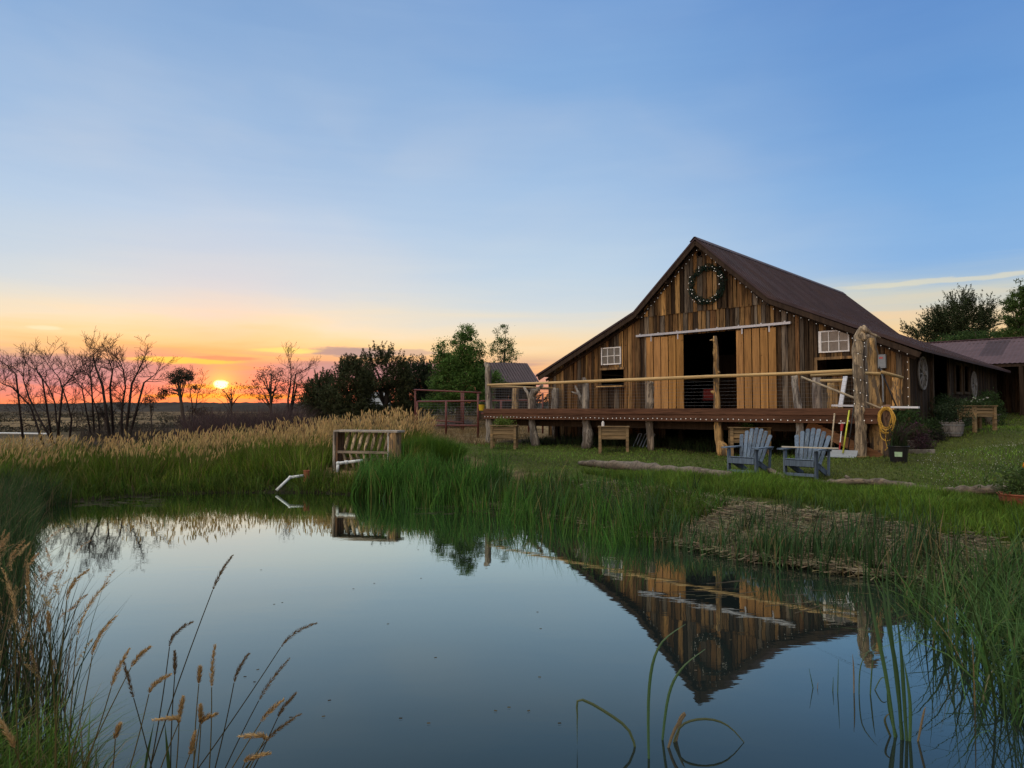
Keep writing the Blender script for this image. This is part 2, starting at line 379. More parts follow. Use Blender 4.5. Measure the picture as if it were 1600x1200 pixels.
# numpy strips: many blades or leaves in one mesh
def np_mesh(name, mat, parts, parent=None):
    V = np.concatenate([p[0] for p in parts]); C = np.concatenate([p[2] for p in parts]); off = 0; Fs = []
    for p in parts: Fs.append(p[1] + off); off += len(p[0])
    Fq = np.concatenate(Fs); k = Fq.shape[1]
    me = bpy.data.meshes.new(name); me.vertices.add(len(V)); me.vertices.foreach_set('co', V.astype('f').ravel())
    me.loops.add(Fq.size); me.loops.foreach_set('vertex_index', Fq.astype('i').ravel())
    me.polygons.add(len(Fq)); me.polygons.foreach_set('loop_start', np.arange(0, Fq.size, k, dtype='i'))
    me.update(calc_edges=True)
    a = me.attributes.new('Col', 'FLOAT_COLOR', 'POINT'); a.data.foreach_set('color', np.c_[C, np.ones(len(C))].astype('f').ravel())
    me.materials.append(mat); o = bpy.data.objects.new(name, me); COL.objects.link(o)
    if parent: o.parent = parent
    return o
def blades(roots, h, w, lean, c0, c1, ang=None, segs=3, prof=None, curl=1.0, face=None):
    """strips: roots (N,3); h, w (N,); lean (N,2) horizontal drift of the tip as a share of h; c0/c1 (N,3) root and tip colour"""
    n = len(roots); h = np.broadcast_to(h, n)[:, None]; w = np.broadcast_to(w, n)[:, None]
    fa = rng.uniform(0, math.pi, n) if face is None else face
    sd = np.stack([np.cos(fa), np.sin(fa), np.zeros(n)], 1)
    V = np.zeros((n, segs + 1, 2, 3)); C = np.zeros((n, segs + 1, 2, 3)); lm = np.linalg.norm(lean, axis=1)[:, None]
    for i in range(segs + 1):
        t = i / segs; p = roots.copy()
        p[:, 2:3] += h * (t - .35 * curl * lm * lm * t ** 3)
        p[:, :2] += lean * h * (t ** (1 + curl))
        wd = (1 - t) ** .8 * (1 if i else .8) if prof is None else prof[i]
        V[:, i, 0] = p - sd * w * wd / 2; V[:, i, 1] = p + sd * w * wd / 2
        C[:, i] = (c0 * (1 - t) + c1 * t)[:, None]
    idx = np.arange(n * (segs + 1) * 2).reshape(n, segs + 1, 2)
    Fq = np.concatenate([np.stack([idx[:, i, 0], idx[:, i, 1], idx[:, i + 1, 1], idx[:, i + 1, 0]], 1) for i in range(segs)])
    return V.reshape(-1, 3), Fq, C.reshape(-1, 3)
def leaves(cent, size, col, asp=.6, up=0.0):
    """one bent-free quad per leaf, random orientation"""
    n = len(cent); a = rng.normal(size=(n, 3)); a[:, 2] += up; a /= np.linalg.norm(a, axis=1)[:, None]
    b = rng.normal(size=(n, 3)); b -= a * (a * b).sum(1)[:, None]; b /= np.linalg.norm(b, axis=1)[:, None]
    s = np.broadcast_to(size, n)[:, None]
    V = np.stack([cent - a * s, cent + b * s * asp * .5 , cent + a * s, cent - b * s * asp * .5], 1)
    return V.reshape(-1, 3), np.arange(n * 4).reshape(n, 4), np.repeat(col, 4, 0)
def scatter(poly, n, zoff=0.0, inside=None):
    P = np.array(poly); lo, hi = P.min(0), P.max(0); out = np.zeros((0, 2))
    while len(out) < n:
        q = rng.uniform(lo, hi, (n * 2 + 200, 2)); m = poly_sd(q[:, 0], q[:, 1], P) < 0
        if inside is not None: m &= inside(q[:, 0], q[:, 1])
        out = np.concatenate([out, q[m]])
    q = out[:n]; return np.c_[q, ground(q[:, 0], q[:, 1]) + zoff]
def clump_lean(r, s=.45, amt=.3, jit=.14, bias=(.03, 0)):
    """neighbouring blades bend the same way, so the stand reads as tufts"""
    x, y = r[:, 0], r[:, 1]
    l = np.stack([vnoise(x, y, s, 101) - .5, vnoise(x, y, s, 102) - .5], 1) * 2 * amt
    return l + rng.normal(size=(len(r), 2)) * jit + np.array(bias)
def rcol(n, c, j=.25, jh=.08):
    return np.array(c)[None] * (1 + rng.uniform(-j, j, (n, 1))) * (1 + rng.uniform(-jh, jh, (n, 3)))

# ================================================================ GROUND, WATER
def axis_grid(a, b, step, far, grow=1.16):
    v = list(np.arange(a, b + 1e-6, step)); s = step; x = b; hi = []
    while x < far: s *= grow; x += s; hi.append(x)
    s = step; x = a; lo = []
    while x > -far: s *= grow; x -= s; lo.append(x)
    return np.array(lo[::-1] + v + hi)
LAWN = [tuple(onz(*p).xy) for p in ((700, 712, .6), (720, 700, .7), (1500, 655, 1.6), (1700, 650, 1.7), (1900, 800, .7), (1560, 870, .3), (1200, 820, .3), (1000, 790, .3), (860, 745, .5))]
def in_lawn(x, y): return poly_sd(x, y, LAWN)
def make_ground():
    gx = axis_grid(-16, 24, .28, 3400); gy = axis_grid(-2, 40, .28, 3400)
    X, Y = np.meshgrid(gx, gy); Z = ground(X, Y)
    r = np.hypot(X, Y)
    nx, ny = len(gx), len(gy); V = np.stack([X, Y, Z], -1).reshape(-1, 3)
    i = np.arange(nx * ny).reshape(ny, nx)
    Fq = np.stack([i[:-1, :-1], i[:-1, 1:], i[1:, 1:], i[1:, :-1]], -1).reshape(-1, 4)
    x, y = X.ravel(), Y.ravel(); sd = poly_sd(x, y, POND); ls = in_lawn(x, y)
    n1 = vnoise(x, y, 1.3, 1); n2 = vnoise(x, y, .35, 4); n3 = vnoise(x, y, 14, 6); n4 = vnoise(x, y, 45, 12)
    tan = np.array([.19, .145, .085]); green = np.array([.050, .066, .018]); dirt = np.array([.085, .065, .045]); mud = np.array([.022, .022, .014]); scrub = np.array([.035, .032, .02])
    C = tan * (0.7 + .5 * n1[:, None]) ; C = C * (1 - .5 * (n2[:, None] > .62))
    f = sstep(.45, .62, n3)[:, None] * sstep(38, 60, r.ravel())[:, None]; C = C * (1 - .75 * f) + scrub * .75 * f
    f = sstep(.42, .6, n4)[:, None] * sstep(120, 260, r.ravel())[:, None]; C = C * (1 - f) + scrub * f
    f = sstep(420, 700, r.ravel())[:, None]; C = C * (1 - f) + scrub * .8 * f
    f = sstep(.6, -.6, ls)[:, None]; C = C * (1 - f) + green * (.7 + .6 * n1[:, None]) * f
    u = x * U.x + y * U.y; v = x * N.x + y * N.y - N0
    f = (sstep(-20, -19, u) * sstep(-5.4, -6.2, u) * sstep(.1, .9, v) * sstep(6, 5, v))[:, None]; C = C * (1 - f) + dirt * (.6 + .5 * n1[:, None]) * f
    f = sstep(1.8, .2, sd)[:, None]; C = C * (1 - f) + mud * f
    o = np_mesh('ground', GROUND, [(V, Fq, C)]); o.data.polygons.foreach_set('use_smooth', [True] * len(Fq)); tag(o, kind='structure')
def ground_mat():
    m, t, b, _ = mat_new('soil and dry grass')
    co = t.new('ShaderNodeTexCoord').outputs['Object']
    n = t.noise(co, 6, 6, .7); n2 = t.noise(co, 38, 4, .7)
    c = t.mix(1.0, t.new('ShaderNodeAttribute', attribute_name='Col').outputs[0], t.ramp(n, [(.3, (.55, .55, .55)), (.7, (1.35, 1.3, 1.2))]), 'MULTIPLY')
    c = t.mix(1.0, c, t.ramp(n2, [(.35, (.6, .6, .6)), (.65, (1.3, 1.28, 1.2))]), 'MULTIPLY')
    t.put(b.inputs['Base Color'], c); b.inputs['Roughness'].default_value = 1.0; b.inputs['Specular IOR Level'].default_value = .1
    bp = t.new('ShaderNodeBump'); bp.inputs['Strength'].default_value = .6; bp.inputs['Distance'].default_value = .05
    t.put(bp.inputs['Height'], n2); t.l.new(bp.outputs[0], b.inputs['Normal'])
    return m
GROUND = ground_mat()
make_ground()
def make_hills():
    xs = np.arange(-1500, 1500, 2.2); prof = [(700, -5, 0), (860, 1.5, .3), (1000, 7.0, .6), (1080, 11.6, 1.0), (1110, 12.2, 1.0), (1300, 4, .2)]
    V = []
    for y0, z0, k in prof:
        z = z0 + k * ((vnoise(xs, xs * 0 + y0, 170, 3) - .5) * 5 + (vnoise(xs, xs * 0 + y0, 34, 5) - .5) * 2.2 + np.maximum(0, vnoise(xs, xs * 0 + y0, 6.5, 7) - .42) * 3.4 + vnoise(xs, xs * 0 + y0, 2.6, 9) * .9)
        z = z + k * 2.2 * sstep(-250, -480, xs) * 0 - k * 3.0 * sstep(-620, -800, xs)
        V.append(np.c_[xs, np.full(len(xs), y0), z])
    V = np.array(V); n = len(xs); i = np.arange(len(prof) * n).reshape(len(prof), n)
    Fq = np.stack([i[:-1, :-1], i[:-1, 1:], i[1:, 1:], i[1:, :-1]], -1).reshape(-1, 4); V = V.reshape(-1, 3)
    C = np.array([.030, .026, .022]) * (.6 + .9 * vnoise(V[:, 0], V[:, 1], 22, 4)[:, None])
    tag(np_mesh('hills', GROUND, [(V, Fq, C)]), kind='structure')
make_hills()

def make_water():
    m, t, b, out = mat_new('pond water')
    co = t.new('ShaderNodeTexCoord').outputs['Object']
    mp = t.new('ShaderNodeMapping'); t.put(mp.inputs[0], co); mp.inputs['Scale'].default_value = (.9, 2.4, 1)
    w1 = t.noise(mp.outputs[0], 1.6, 3, .5); w2 = t.noise(mp.outputs[0], 9, 2, .5)
    h = t.math('ADD', t.math('MULTIPLY', w1, 1.0), t.math('MULTIPLY', w2, .10))
    bp = t.new('ShaderNodeBump'); bp.inputs['Strength'].default_value = .008; bp.inputs['Distance'].default_value = .1
    t.put(bp.inputs['Height'], h)
    dif = t.new('ShaderNodeBsdfDiffuse'); dif.inputs[0].default_value = (.010, .015, .015, 1)
    gl = t.new('ShaderNodeBsdfGlossy'); gl.inputs['Roughness'].default_value = .015; gl.inputs[0].default_value = (.90, .97, .87, 1)
    t.l.new(bp.outputs[0], gl.inputs['Normal'])
    # mirror share by angle of view: nearly all at a grazing look, little looking down into the murk
    geo = t.new('ShaderNodeNewGeometry'); cs = t.vmath('DOT_PRODUCT', geo.outputs['Normal'], geo.outputs['Incoming'], 1)
    k = t.ramp(t.math('ABSOLUTE', cs), [(0, (1, 1, 1)), (.13, (.94,) * 3), (.20, (.72,) * 3), (.25, (.53,) * 3), (.32, (.36,) * 3), (.40, (.20,) * 3), (.47, (.11,) * 3), (.65, (.06,) * 3), (1, (.03,) * 3)])
    mx = t.new('ShaderNodeMixShader'); t.put(mx.inputs[0], k); t.l.new(dif.outputs[0], mx.inputs[1]); t.l.new(gl.outputs[0], mx.inputs[2])
    t.l.new(mx.outputs[0], out.inputs[0])
    mb = MB(); mb.add([(-14, 1.5, 0), (9, 1.5, 0), (9, 20, 0), (-14, 20, 0)], [(0, 1, 2, 3)])
    tag(mb.build('water', m), kind='structure')
make_water()

# ================================================================ BARN
W_BARN = wood_mat('weathered barn boards', (1, 1, 1), var=1.35, scale=7.5, knots=.85)
W_DARK = wood_mat('dark rough timber', (.045, .032, .024), var=.6, attr=False)
W_DOOR = wood_mat('tan pine door planks', (1, 1, 1), var=.55, scale=8, knots=.9)
M_ROOF = plain_mat('brown painted sheet metal', (.050, .032, .038), rough=.65, metal=.0, var=.35, scale=1.4, attr=True, dirt=(.052, .030, .028))
M_TRACK = plain_mat('galvanised steel', (.42, .46, .52), rough=.35, metal=.7, var=.2, scale=20)
M_WHITE = plain_mat('old white paint', (.74, .75, .76), rough=.6, var=.2)
M_GREY = plain_mat('grey painted box', (.22, .25, .28), rough=.5, var=.15)
M_BLACK = plain_mat('black plastic', (.015, .015, .017), rough=.45, var=.2)
def glass_mat():
    m, t, b, _ = mat_new('dusty window glass with sky tint')
    n = t.noise(t.new('ShaderNodeTexCoord').outputs['Object'], 6, 4, .6)
    t.put(b.inputs['Base Color'], t.ramp(n, [(.35, (.05, .058, .062)), (.65, (.11, .12, .125))])); b.inputs['Roughness'].default_value = .16  # blue grey base stands in for reflected sky
    b.inputs['Specular IOR Level'].default_value = .7
    return m
M_GLASS = glass_mat()
def bulb_mat():
    m, t, b, _ = mat_new('frosted bulb')
    b.inputs['Base Color'].default_value = (.85, .85, .82, 1); b.inputs['Roughness'].default_value = .25
    b.inputs['Emission Color'].default_value = (1, .95, .88, 1); b.inputs['Emission Strength'].default_value = .28
    return m
M_BULB = bulb_mat()

U0 = -12.68; ZB = 1.0
HR, HL = 7.06, 7.65                       # half widths right and left of the ridge
def gable(d):                             # wall top above the water at d metres from the ridge
    a = abs(d)
    if a < 2.75: return CZ + 6.5 - (6.5 - 3.92) * a / 2.75
    return CZ + 3.92 - (3.92 - 2.0) * (a - 2.75) / 4.31
barn = empty('barn', B(U0, VB, ZB), BA, 'weathered timber barn with a brown metal roof and tan sliding doors', 'barn')
def bl(px, py, v=VB):                      # pixel on the front wall -> barn local x, z
    u, z = wall(px, py, v); return u - U0, z - ZB
def board_col(rnd):
    base = rnd.choice([(.20, .115, .048), (.15, .092, .044), (.27, .165, .070), (.085, .055, .032), (.13, .108, .085), (.19, .16, .125), (.05, .034, .022), (.36, .225, .092), (.28, .18, .085), (.10, .068, .040), (.06, .042, .028), (.17, .095, .044)])
    k = rnd.uniform(.5, 1.0); return tuple(c * k for c in base)
def boards(mb, x0, x1, zb, top, openings=(), y=0.0, th=.028, wmin=.13, wmax=.27, seed=1, colf=board_col, gap=.013, along='x', jit=.012):
    r_ = random.Random(seed); cuts = sorted({x0, x1} | {q for o in openings for q in o[:2] if x0 < q < x1}); edges = []
    for a, b in zip(cuts, cuts[1:]):
        x = a
        while b - x > wmax: 
            w = r_.uniform(wmin, wmax); 
            if b - x - w < wmin * .6: w = (b - x) / 2
            edges.append((x, x + w)); x += w
        if b - x > .01: edges.append((x, b))
    for a, b in edges:
        m = (a + b) / 2; segs = [(zb, None)]
        for o in sorted((o for o in openings if o[0] < m < o[1]), key=lambda o: o[2]):
            s = segs.pop(); segs += [(s[0], o[2]), (o[3], None)]
        for s0, s1 in segs:
            yo = y - r_.uniform(0, jit); g = gap * r_.uniform(.3, 1.5); c = colf(r_)
            t0, t1 = (top(a + g), top(b - g)) if s1 is None else (s1, s1)
            z0 = s0 + (r_.uniform(-.02, .02) if s0 == zb else 0)
            if max(t0, t1) - z0 < .02: continue
            if along == 'x': mb.box(a + g, b - g, yo - th, yo, z0, max(t0, t1), c, (t0, t1))
            else:
                q = MB().box(a + g, b - g, yo - th, yo, z0, max(t0, t1), c, (t0, t1))
                mb.add([(-p[1], p[0], p[2]) for p in q.v], q.f, c)
door_l, door_r = bl(1012, 600)[0], bl(1216, 600)[0]
op_l, op_r = bl(1040, 600)[0], bl(1180, 600)[0]
track_z = bl(1117, 517)[1]; floor_z = CZ - .03 - ZB
wins = [(bl(938, 0)[0], bl(968, 0)[0], bl(953, 570)[1], bl(953, 543)[1]), (bl(1271, 0)[0], bl(1318, 0)[0], bl(1294, 551)[1], bl(1294, 517)[1])]
hats = [(bl(938, 0)[0], bl(971, 0)[0], bl(954, 603)[1], bl(954, 578)[1]), (bl(1268, 0)[0], bl(1322, 0)[0], bl(1294, 584)[1], bl(1294, 562)[1])]
SEAM = CZ + 3.85 - ZB
opn = wins + hats + [(op_l, op_r, floor_z - 1.4, track_z - .05)]
mb = MB(); zb = .3 - ZB
boards(mb, -HL, -2.72, zb, lambda x: gable(x) - ZB, opn, seed=11)
boards(mb, -2.72, 2.72, zb, lambda x: SEAM, opn, seed=12)
boards(mb, 2.72, HR, zb, lambda x: gable(x) - ZB, opn, seed=13)
boards(mb, -2.9, 2.9, SEAM - .05, lambda x: gable(x) - ZB, [(-.12, .12, bl(1097, 402)[1], bl(1097, 391)[1])], y=-.035, seed=14)
fw = mb.build('front_wall', W_BARN, barn, bevel=.004)
# side walls, back wall, floor
mb = MB(); LEN = 16.2
def sd_(px, py): v, z = side(px, py, U0 + HR); return v - VB, z - ZB
so = [(2.9, 5.4, -.9, sd_(1467, 552)[1]), (6.6, 7.7, sd_(1492, 612)[1], sd_(1492, 570)[1]), (8.2, 9.2, sd_(1505, 612)[1], sd_(1505, 572)[1])]
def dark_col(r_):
    b = r_.choice([(.05, .036, .026), (.07, .05, .034), (.04, .03, .024), (.09, .065, .042), (.06, .05, .042)]); k = r_.uniform(.4, .75); return tuple(c * k for c in b)  # dark boards, toned down further in place of shade on the barn side
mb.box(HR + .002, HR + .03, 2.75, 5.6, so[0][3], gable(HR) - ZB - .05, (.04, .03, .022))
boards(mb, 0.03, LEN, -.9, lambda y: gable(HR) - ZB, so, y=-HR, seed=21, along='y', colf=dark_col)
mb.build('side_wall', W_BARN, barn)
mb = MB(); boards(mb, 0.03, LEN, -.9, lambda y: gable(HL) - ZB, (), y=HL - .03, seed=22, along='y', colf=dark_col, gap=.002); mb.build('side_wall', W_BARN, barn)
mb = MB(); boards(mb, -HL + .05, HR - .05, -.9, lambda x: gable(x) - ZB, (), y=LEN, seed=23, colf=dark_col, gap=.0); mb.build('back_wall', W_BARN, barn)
mb = MB(); mb.box(-HL + .05, HR - .06, .05, LEN - .05, floor_z - .1, floor_z); mb.build('floor', W_DARK, barn)
mb = MB(); 
for x in (-2.75, 2.75):
    for y in (3, 7, 11, 15): MB().box(x - .09, x + .09, y, y + .18, floor_z, gable(x) - ZB - .1).build('inner_post', W_DARK, barn)
MB().box(-2.6, 2.6, 6, 6.1, floor_z, floor_z + 2.6).build('stall_partition', W_DARK, barn)
# roof
rp = [(0, gable(0) + .10 - ZB), (2.82, gable(2.75) + .09 - ZB), (HR + .55, gable(HR) - .16 - ZB)]
lp = [(0, rp[0][1]), (-2.82, rp[1][1]), (-HL - .5, gable(HL) - .14 - ZB)]
Y0, Y1, TH = -.42, LEN + .3, .07
roof = MB()
for pts in (rp, lp):
    for (xa, za), (xb, zb_) in zip(pts, pts[1:]):
        f = [(0, 1, 2, 3), (7, 6, 5, 4), (0, 4, 5, 1), (1, 5, 6, 2), (2, 6, 7, 3), (3, 7, 4, 0)]; ns = 19; rs = random.Random(int(xb * 10) + 50)
        for q in range(ns):                                          # lapped sheets, each weathered a little differently
            ya, yb = Y0 + (Y1 - Y0) * q / ns, Y0 + (Y1 - Y0) * (q + 1) / ns - .004; e = .008 * (q % 2); sh = rs.uniform(.78, 1.2)
            vs = [(xa, ya, za + e), (xb, ya, zb_ + e), (xb, yb, zb_ + e), (xa, yb, za + e), (xa, ya, za - TH), (xb, ya, zb_ - TH), (xb, yb, zb_ - TH), (xa, yb, za - TH)]
            roof.add(vs, f if xb > 0 else [w_[::-1] for w_ in f], (sh, sh, sh))
        n_ = 62
        for i in range(n_):
            y = Y0 + .06 + (Y1 - Y0 - .12) * i / (n_ - 1)
            roof.bar((xa, y, za + .012), (xb, y, zb_ + .012), .045, .04, up=(0, 0, 1))
ro = roof.build('roof', M_ROOF, barn)
mb = MB(); mb.bar((-.12, 0, 0), (-.12, 1, 0), .01, .01) if 0 else None
for s in (-1, 1): mb.bar((s * .11, Y0 - .03, rp[0][1] - .055), (s * .11, Y1 + .02, rp[0][1] - .055), .26, .014, up=(s * .68, 0, .73))
mb.build('ridge_cap', M_ROOF, ro)
mb = MB()
for pts in (rp, lp):
    for k, ((xa, za), (xb, zb_)) in enumerate(zip(pts, pts[1:])):
        mb.bar((xa, Y0 + .05, za - .17), (xb - (.12 if xb > 0 else -.12) * k, Y0 + .05, zb_ - .17), .05, .17)
        mb.bar((xa, -.06, za - .26), (xb * .96, -.06, zb_ - .24 - .0), .06, .10)
mb.build('rake_board', W_DARK, barn)
mb = MB(); r_ = random.Random(4)
for x in (-2.7, 2.7, -1.35, 1.35): MB().box(x - .05, x + .05, Y0 + .1, 0, gable(x) - ZB - .22, gable(x) - ZB - .09).build('rafter_end', W_DARK, barn)
mb = MB(); mb.box(-.02, .05, Y0 - .0, .02, -.01, .0) if 0 else None
mb.lathe([(0, .0), (.1, .0)], 12); 
vz = (bl(1097, 402)[1] + bl(1097, 391)[1]) / 2
mb = MB(); mb.ring(.115, .025, 20, 6, 'Y', (0, -.07, vz)); mb.build('gable_vent', W_DARK, barn)
# corner trim and frames
mb = MB(); mb.box(HR + .0, HR + .05, -.07, .02, -.5, gable(HR) - ZB - .05, (.20, .135, .075)); mb.build('corner_board', W_BARN, barn); mb = MB(); mb.box(-HL - .04, -HL, -.06, .04, -.7, gable(HL) - ZB - .05, (.1, .075, .05)); mb.build('corner_board', W_BARN, barn)
# windows
for k, (a, b, z0, z1) in enumerate(wins):
    w = empty('window', ((a + b) / 2, -.03, z0)); w.parent = barn; hw = (b - a) / 2; h = z1 - z0
    mb = MB(); fwid = .045
    mb.box(-hw, -hw + fwid * (2 if k else 1), -.05, .0, 0, h); mb.box(hw - fwid, hw, -.05, 0, 0, h); mb.box(-hw + fwid * 2, hw - fwid, -.049, 0, 0, fwid); mb.box(-hw + fwid * 2, hw - fwid, -.049, 0, h - fwid, h)
    for i in (1, 2): mb.box(-hw + 2 * hw * i / 3 - .014, -hw + 2 * hw * i / 3 + .014, -.045, 0, fwid, h - fwid)
    mb.box(-hw + fwid, hw - fwid, -.043, 0, h / 2 - .013, h / 2 + .013)
    mb.build('frame', M_WHITE, w)
    MB().box(-hw + .02, hw - .02, -.018, -.010, .02, h - .02).build('pane', M_GLASS, w)
for k, (a, b, z0, z1) in enumerate(hats):
    w = empty('serving_hatch', ((a + b) / 2, -.03, z0)); w.parent = barn; hw = (b - a) / 2; h = z1 - z0
    mb = MB(); c = (.22, .145, .075)
    mb.box(-hw - .08, hw + .08, -.035, 0, h, h + .09, c)
    if k: mb.box(-hw - .09, -hw, -.034, 0, -.05, h, c); mb.box(hw, hw + .09, -.034, 0, -.05, h, c)
    mb.build('frame', W_BARN, w)
    MB().box(-hw - .14, hw + .1, -.22, .05, -.05, 0, (.42, .28, .13)).build('sill', W_DOOR, w)
# sliding doors and track
def sliding_door(x0, x1, seed, label):
    d = empty('sliding_door', ((x0 + x1) / 2, -.08, floor_z + .02)); d.parent = barn; d['label'] = label
    r_ = random.Random(seed); mb = MB(); n = 5; w = (x1 - x0) / n; H = track_z - .06 - floor_z - .02
    for i in range(n):
        k = r_.uniform(.85, 1.15); c = (.35 * k, .195 * k, .072 * k * r_.uniform(.85, 1.1))
        mb.box(-(x1 - x0) / 2 + w * i + .018, -(x1 - x0) / 2 + w * (i + 1) - .018, -.03 - r_.uniform(0, .006), 0, 0, H + r_.uniform(-.02, .02), c)
    mb.build('plank_panel', W_DOOR, d, bevel=.004)
    for z in (.3, H / 2, H - .3): MB().box(-(x1 - x0) / 2 + .03, (x1 - x0) / 2 - .03, .001, .03, z - .06, z + .06, (.03, .02, .012)).build('cross_batten', W_DOOR, d)
    for s in (-1, 1):
        mb = MB(); x = s * ((x1 - x0) / 2 - .25); mb.box(x - .025, x + .025, -.045, -.032, H - .16, H + .05); mb.lathe([(.0, -.02), (.045, -.02), (.045, .02), (0, .02)], 10, o=(x, 0, H + .1))
        mb.build('roller_hanger', M_TRACK, d)
sliding_door(door_l, bl(1071, 600)[0], 5, 'tan plank sliding door left of the dark doorway')
sliding_door(bl(1152.5, 600)[0], door_r, 6, 'tan plank sliding door right of the dark doorway')
mb = MB(); xa, xb = bl(997, 527)[0], bl(1238, 506)[0]
mb.box(xa, xb, -.17, -.06, track_z, track_z + .085); 
for i in range(8): x = xa + .2 + (xb - xa - .4) * i / 7; mb.box(x - .03, x + .03, -.175, -.03, track_z + .085, track_z + .12)
mb.build('door_track', M_TRACK, barn)
# side door posts, window frames
mb = MB(); cpale = (.075, .06, .045)
mb.box(HR + .035, HR + .11, 2.78, 2.92, -.9, gable(HR) - ZB - .05, cpale); mb.box(HR + .035, HR + .10, 5.4, 5.5, -.9, gable(HR) - ZB - .1, cpale)
mb.box(HR - .02, HR + .03, 2.92, 5.4, .42, .5, cpale); mb.build('door_frame', W_BARN, barn)
for a, b, z0, z1 in so[1:]:
    mb = MB(); 
    for y in (a - .1, b): mb.box(HR + .035, HR + .09, y, y + .1, z0 - .1, z1 + .1, (.06, .048, .035))
    mb.box(HR + .035, HR + .088, a, b, z0 - .1, z0, (.06, .048, .035)); mb.box(HR + .035, HR + .088, a, b, z1, z1 + .1, (.06, .048, .035))
    mb.build('side_window', W_BARN, barn)
# far lean-to behind the barn
shed = empty('lean_to_shed', B(U0 + HR - 6.5, VB + LEN + .6, 1.6), BA, 'open lean-to with a mauve corrugated roof behind the barn', 'shed')
M_CORR = plain_mat('mauve corrugated roofing', (.085, .055, .066), rough=.85, metal=.1, var=.25, scale=2, attr=True)
mb = MB(); LW, zA, zB_ = 17.0, wall(1598, 567, VB + LEN + .6)[1] - 1.6, wall(1598, 527.5, VB + LEN + 5.6)[1] - 1.6
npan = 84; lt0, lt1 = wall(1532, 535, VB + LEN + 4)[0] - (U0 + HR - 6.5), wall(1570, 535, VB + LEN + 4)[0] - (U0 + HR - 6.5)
for i in range(npan):
    x0 = LW * i / npan; x1 = LW * (i + 1) / npan; xm = (x0 + x1) / 2; q = 5.0
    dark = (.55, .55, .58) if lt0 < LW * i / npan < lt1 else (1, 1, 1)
    for (a, b, ha, hb) in ((x0, xm, 0, .03), (xm, x1, .03, 0)):
        if dark[0] < 1:
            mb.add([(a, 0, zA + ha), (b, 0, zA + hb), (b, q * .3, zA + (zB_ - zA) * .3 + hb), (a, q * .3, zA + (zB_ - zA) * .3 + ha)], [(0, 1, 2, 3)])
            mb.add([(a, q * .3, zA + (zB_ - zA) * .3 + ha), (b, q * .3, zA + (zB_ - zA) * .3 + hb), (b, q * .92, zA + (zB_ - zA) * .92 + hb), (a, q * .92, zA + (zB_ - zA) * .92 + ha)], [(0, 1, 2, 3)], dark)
            mb.add([(a, q * .92, zA + (zB_ - zA) * .92 + ha), (b, q * .92, zA + (zB_ - zA) * .92 + hb), (b, q, zB_ + hb), (a, q, zB_ + ha)], [(0, 1, 2, 3)])
        else: mb.add([(a, 0, zA + ha), (b, 0, zA + hb), (b, q, zB_ + hb), (a, q, zB_ + ha)], [(0, 1, 2, 3)])
ro2 = mb.build('roof', M_CORR, shed)
mb = MB(); mb.bar((0, 5.0, zB_ + .03), (LW, 5.0, zB_ + .03), .3, .05); mb.build('ridge_cap', M_CORR, ro2)
mb = MB(); mb.box(.05, LW, .06, .16, zA - .16, zA - .02); mb.build('eave_beam', W_DARK, shed)
for x in (7.4, 9.2, 11.6, 15): MB().tube([(x, .12, -.5), (x + .02, .12, 1), (x, .12, zA - .1)], [.12, .10, .09], 8, lump=.1).build('post', W_DARK, shed)
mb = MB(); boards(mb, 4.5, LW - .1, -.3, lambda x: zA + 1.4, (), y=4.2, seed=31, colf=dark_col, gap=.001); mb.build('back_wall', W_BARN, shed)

# bulbs on strings
bulb_me = None
def string_lights(name_loc, pts, every, label, group='strings of white bulbs', r=.028, cap=100, wire=.004):
    global bulb_me
    base = Vector(name_loc); o = empty('string_lights', base, 0, label, 'string lights', group)
    L = [Vector(p) for p in pts]; mb = MB(); mb.tube([p - base for p in L], wire, 4); mb.build('cable', M_BLACK, o)
    out = []; acc = 0.0; nxt = every * .5; r_ = random.Random(int(base.x * 100))
    for a, b in zip(L, L[1:]):
        d = (b - a).length
        while nxt <= acc + d and len(out) < cap: out.append(a + (b - a) * ((nxt - acc) / d)); nxt += every * r_.uniform(.9, 1.1)
        acc += d
    for p in out:
        if bulb_me is None:
            bulb = MB().sphere((0, 0, 0), .028, 6, 4).build('bulb', M_BULB, o, smooth=True); bulb_me = bulb
        else:
            bulb = bulb_me.copy(); COL.objects.link(bulb); bulb.parent = o
        bulb.location = p - base - Vector((0, 0, .02)); bulb.scale = (r / .028,) * 3
def gpt(d, off=-.42): return B(U0 + d, VB + off, gable(d) - .12)
string_lights(gpt(0), [gpt(d, -.12) - Vector((0, 0, .12 + .03 * math.sin(d * 9))) for d in np.linspace(0, -2.7, 14)], .22, 'white bulb string under the left rake of the barn gable', r=.014)
string_lights(gpt(.3), [gpt(d, -.12) - Vector((0, 0, .12 + .03 * math.sin(d * 9))) for d in np.linspace(.2, HR - .1, 34)] + [B(U0 + HR + .02, VB - .12, z) for z in np.linspace(gable(HR) - .2, 2.1, 14)], .27, 'white bulb string down the right rake and corner of the barn', r=.015)
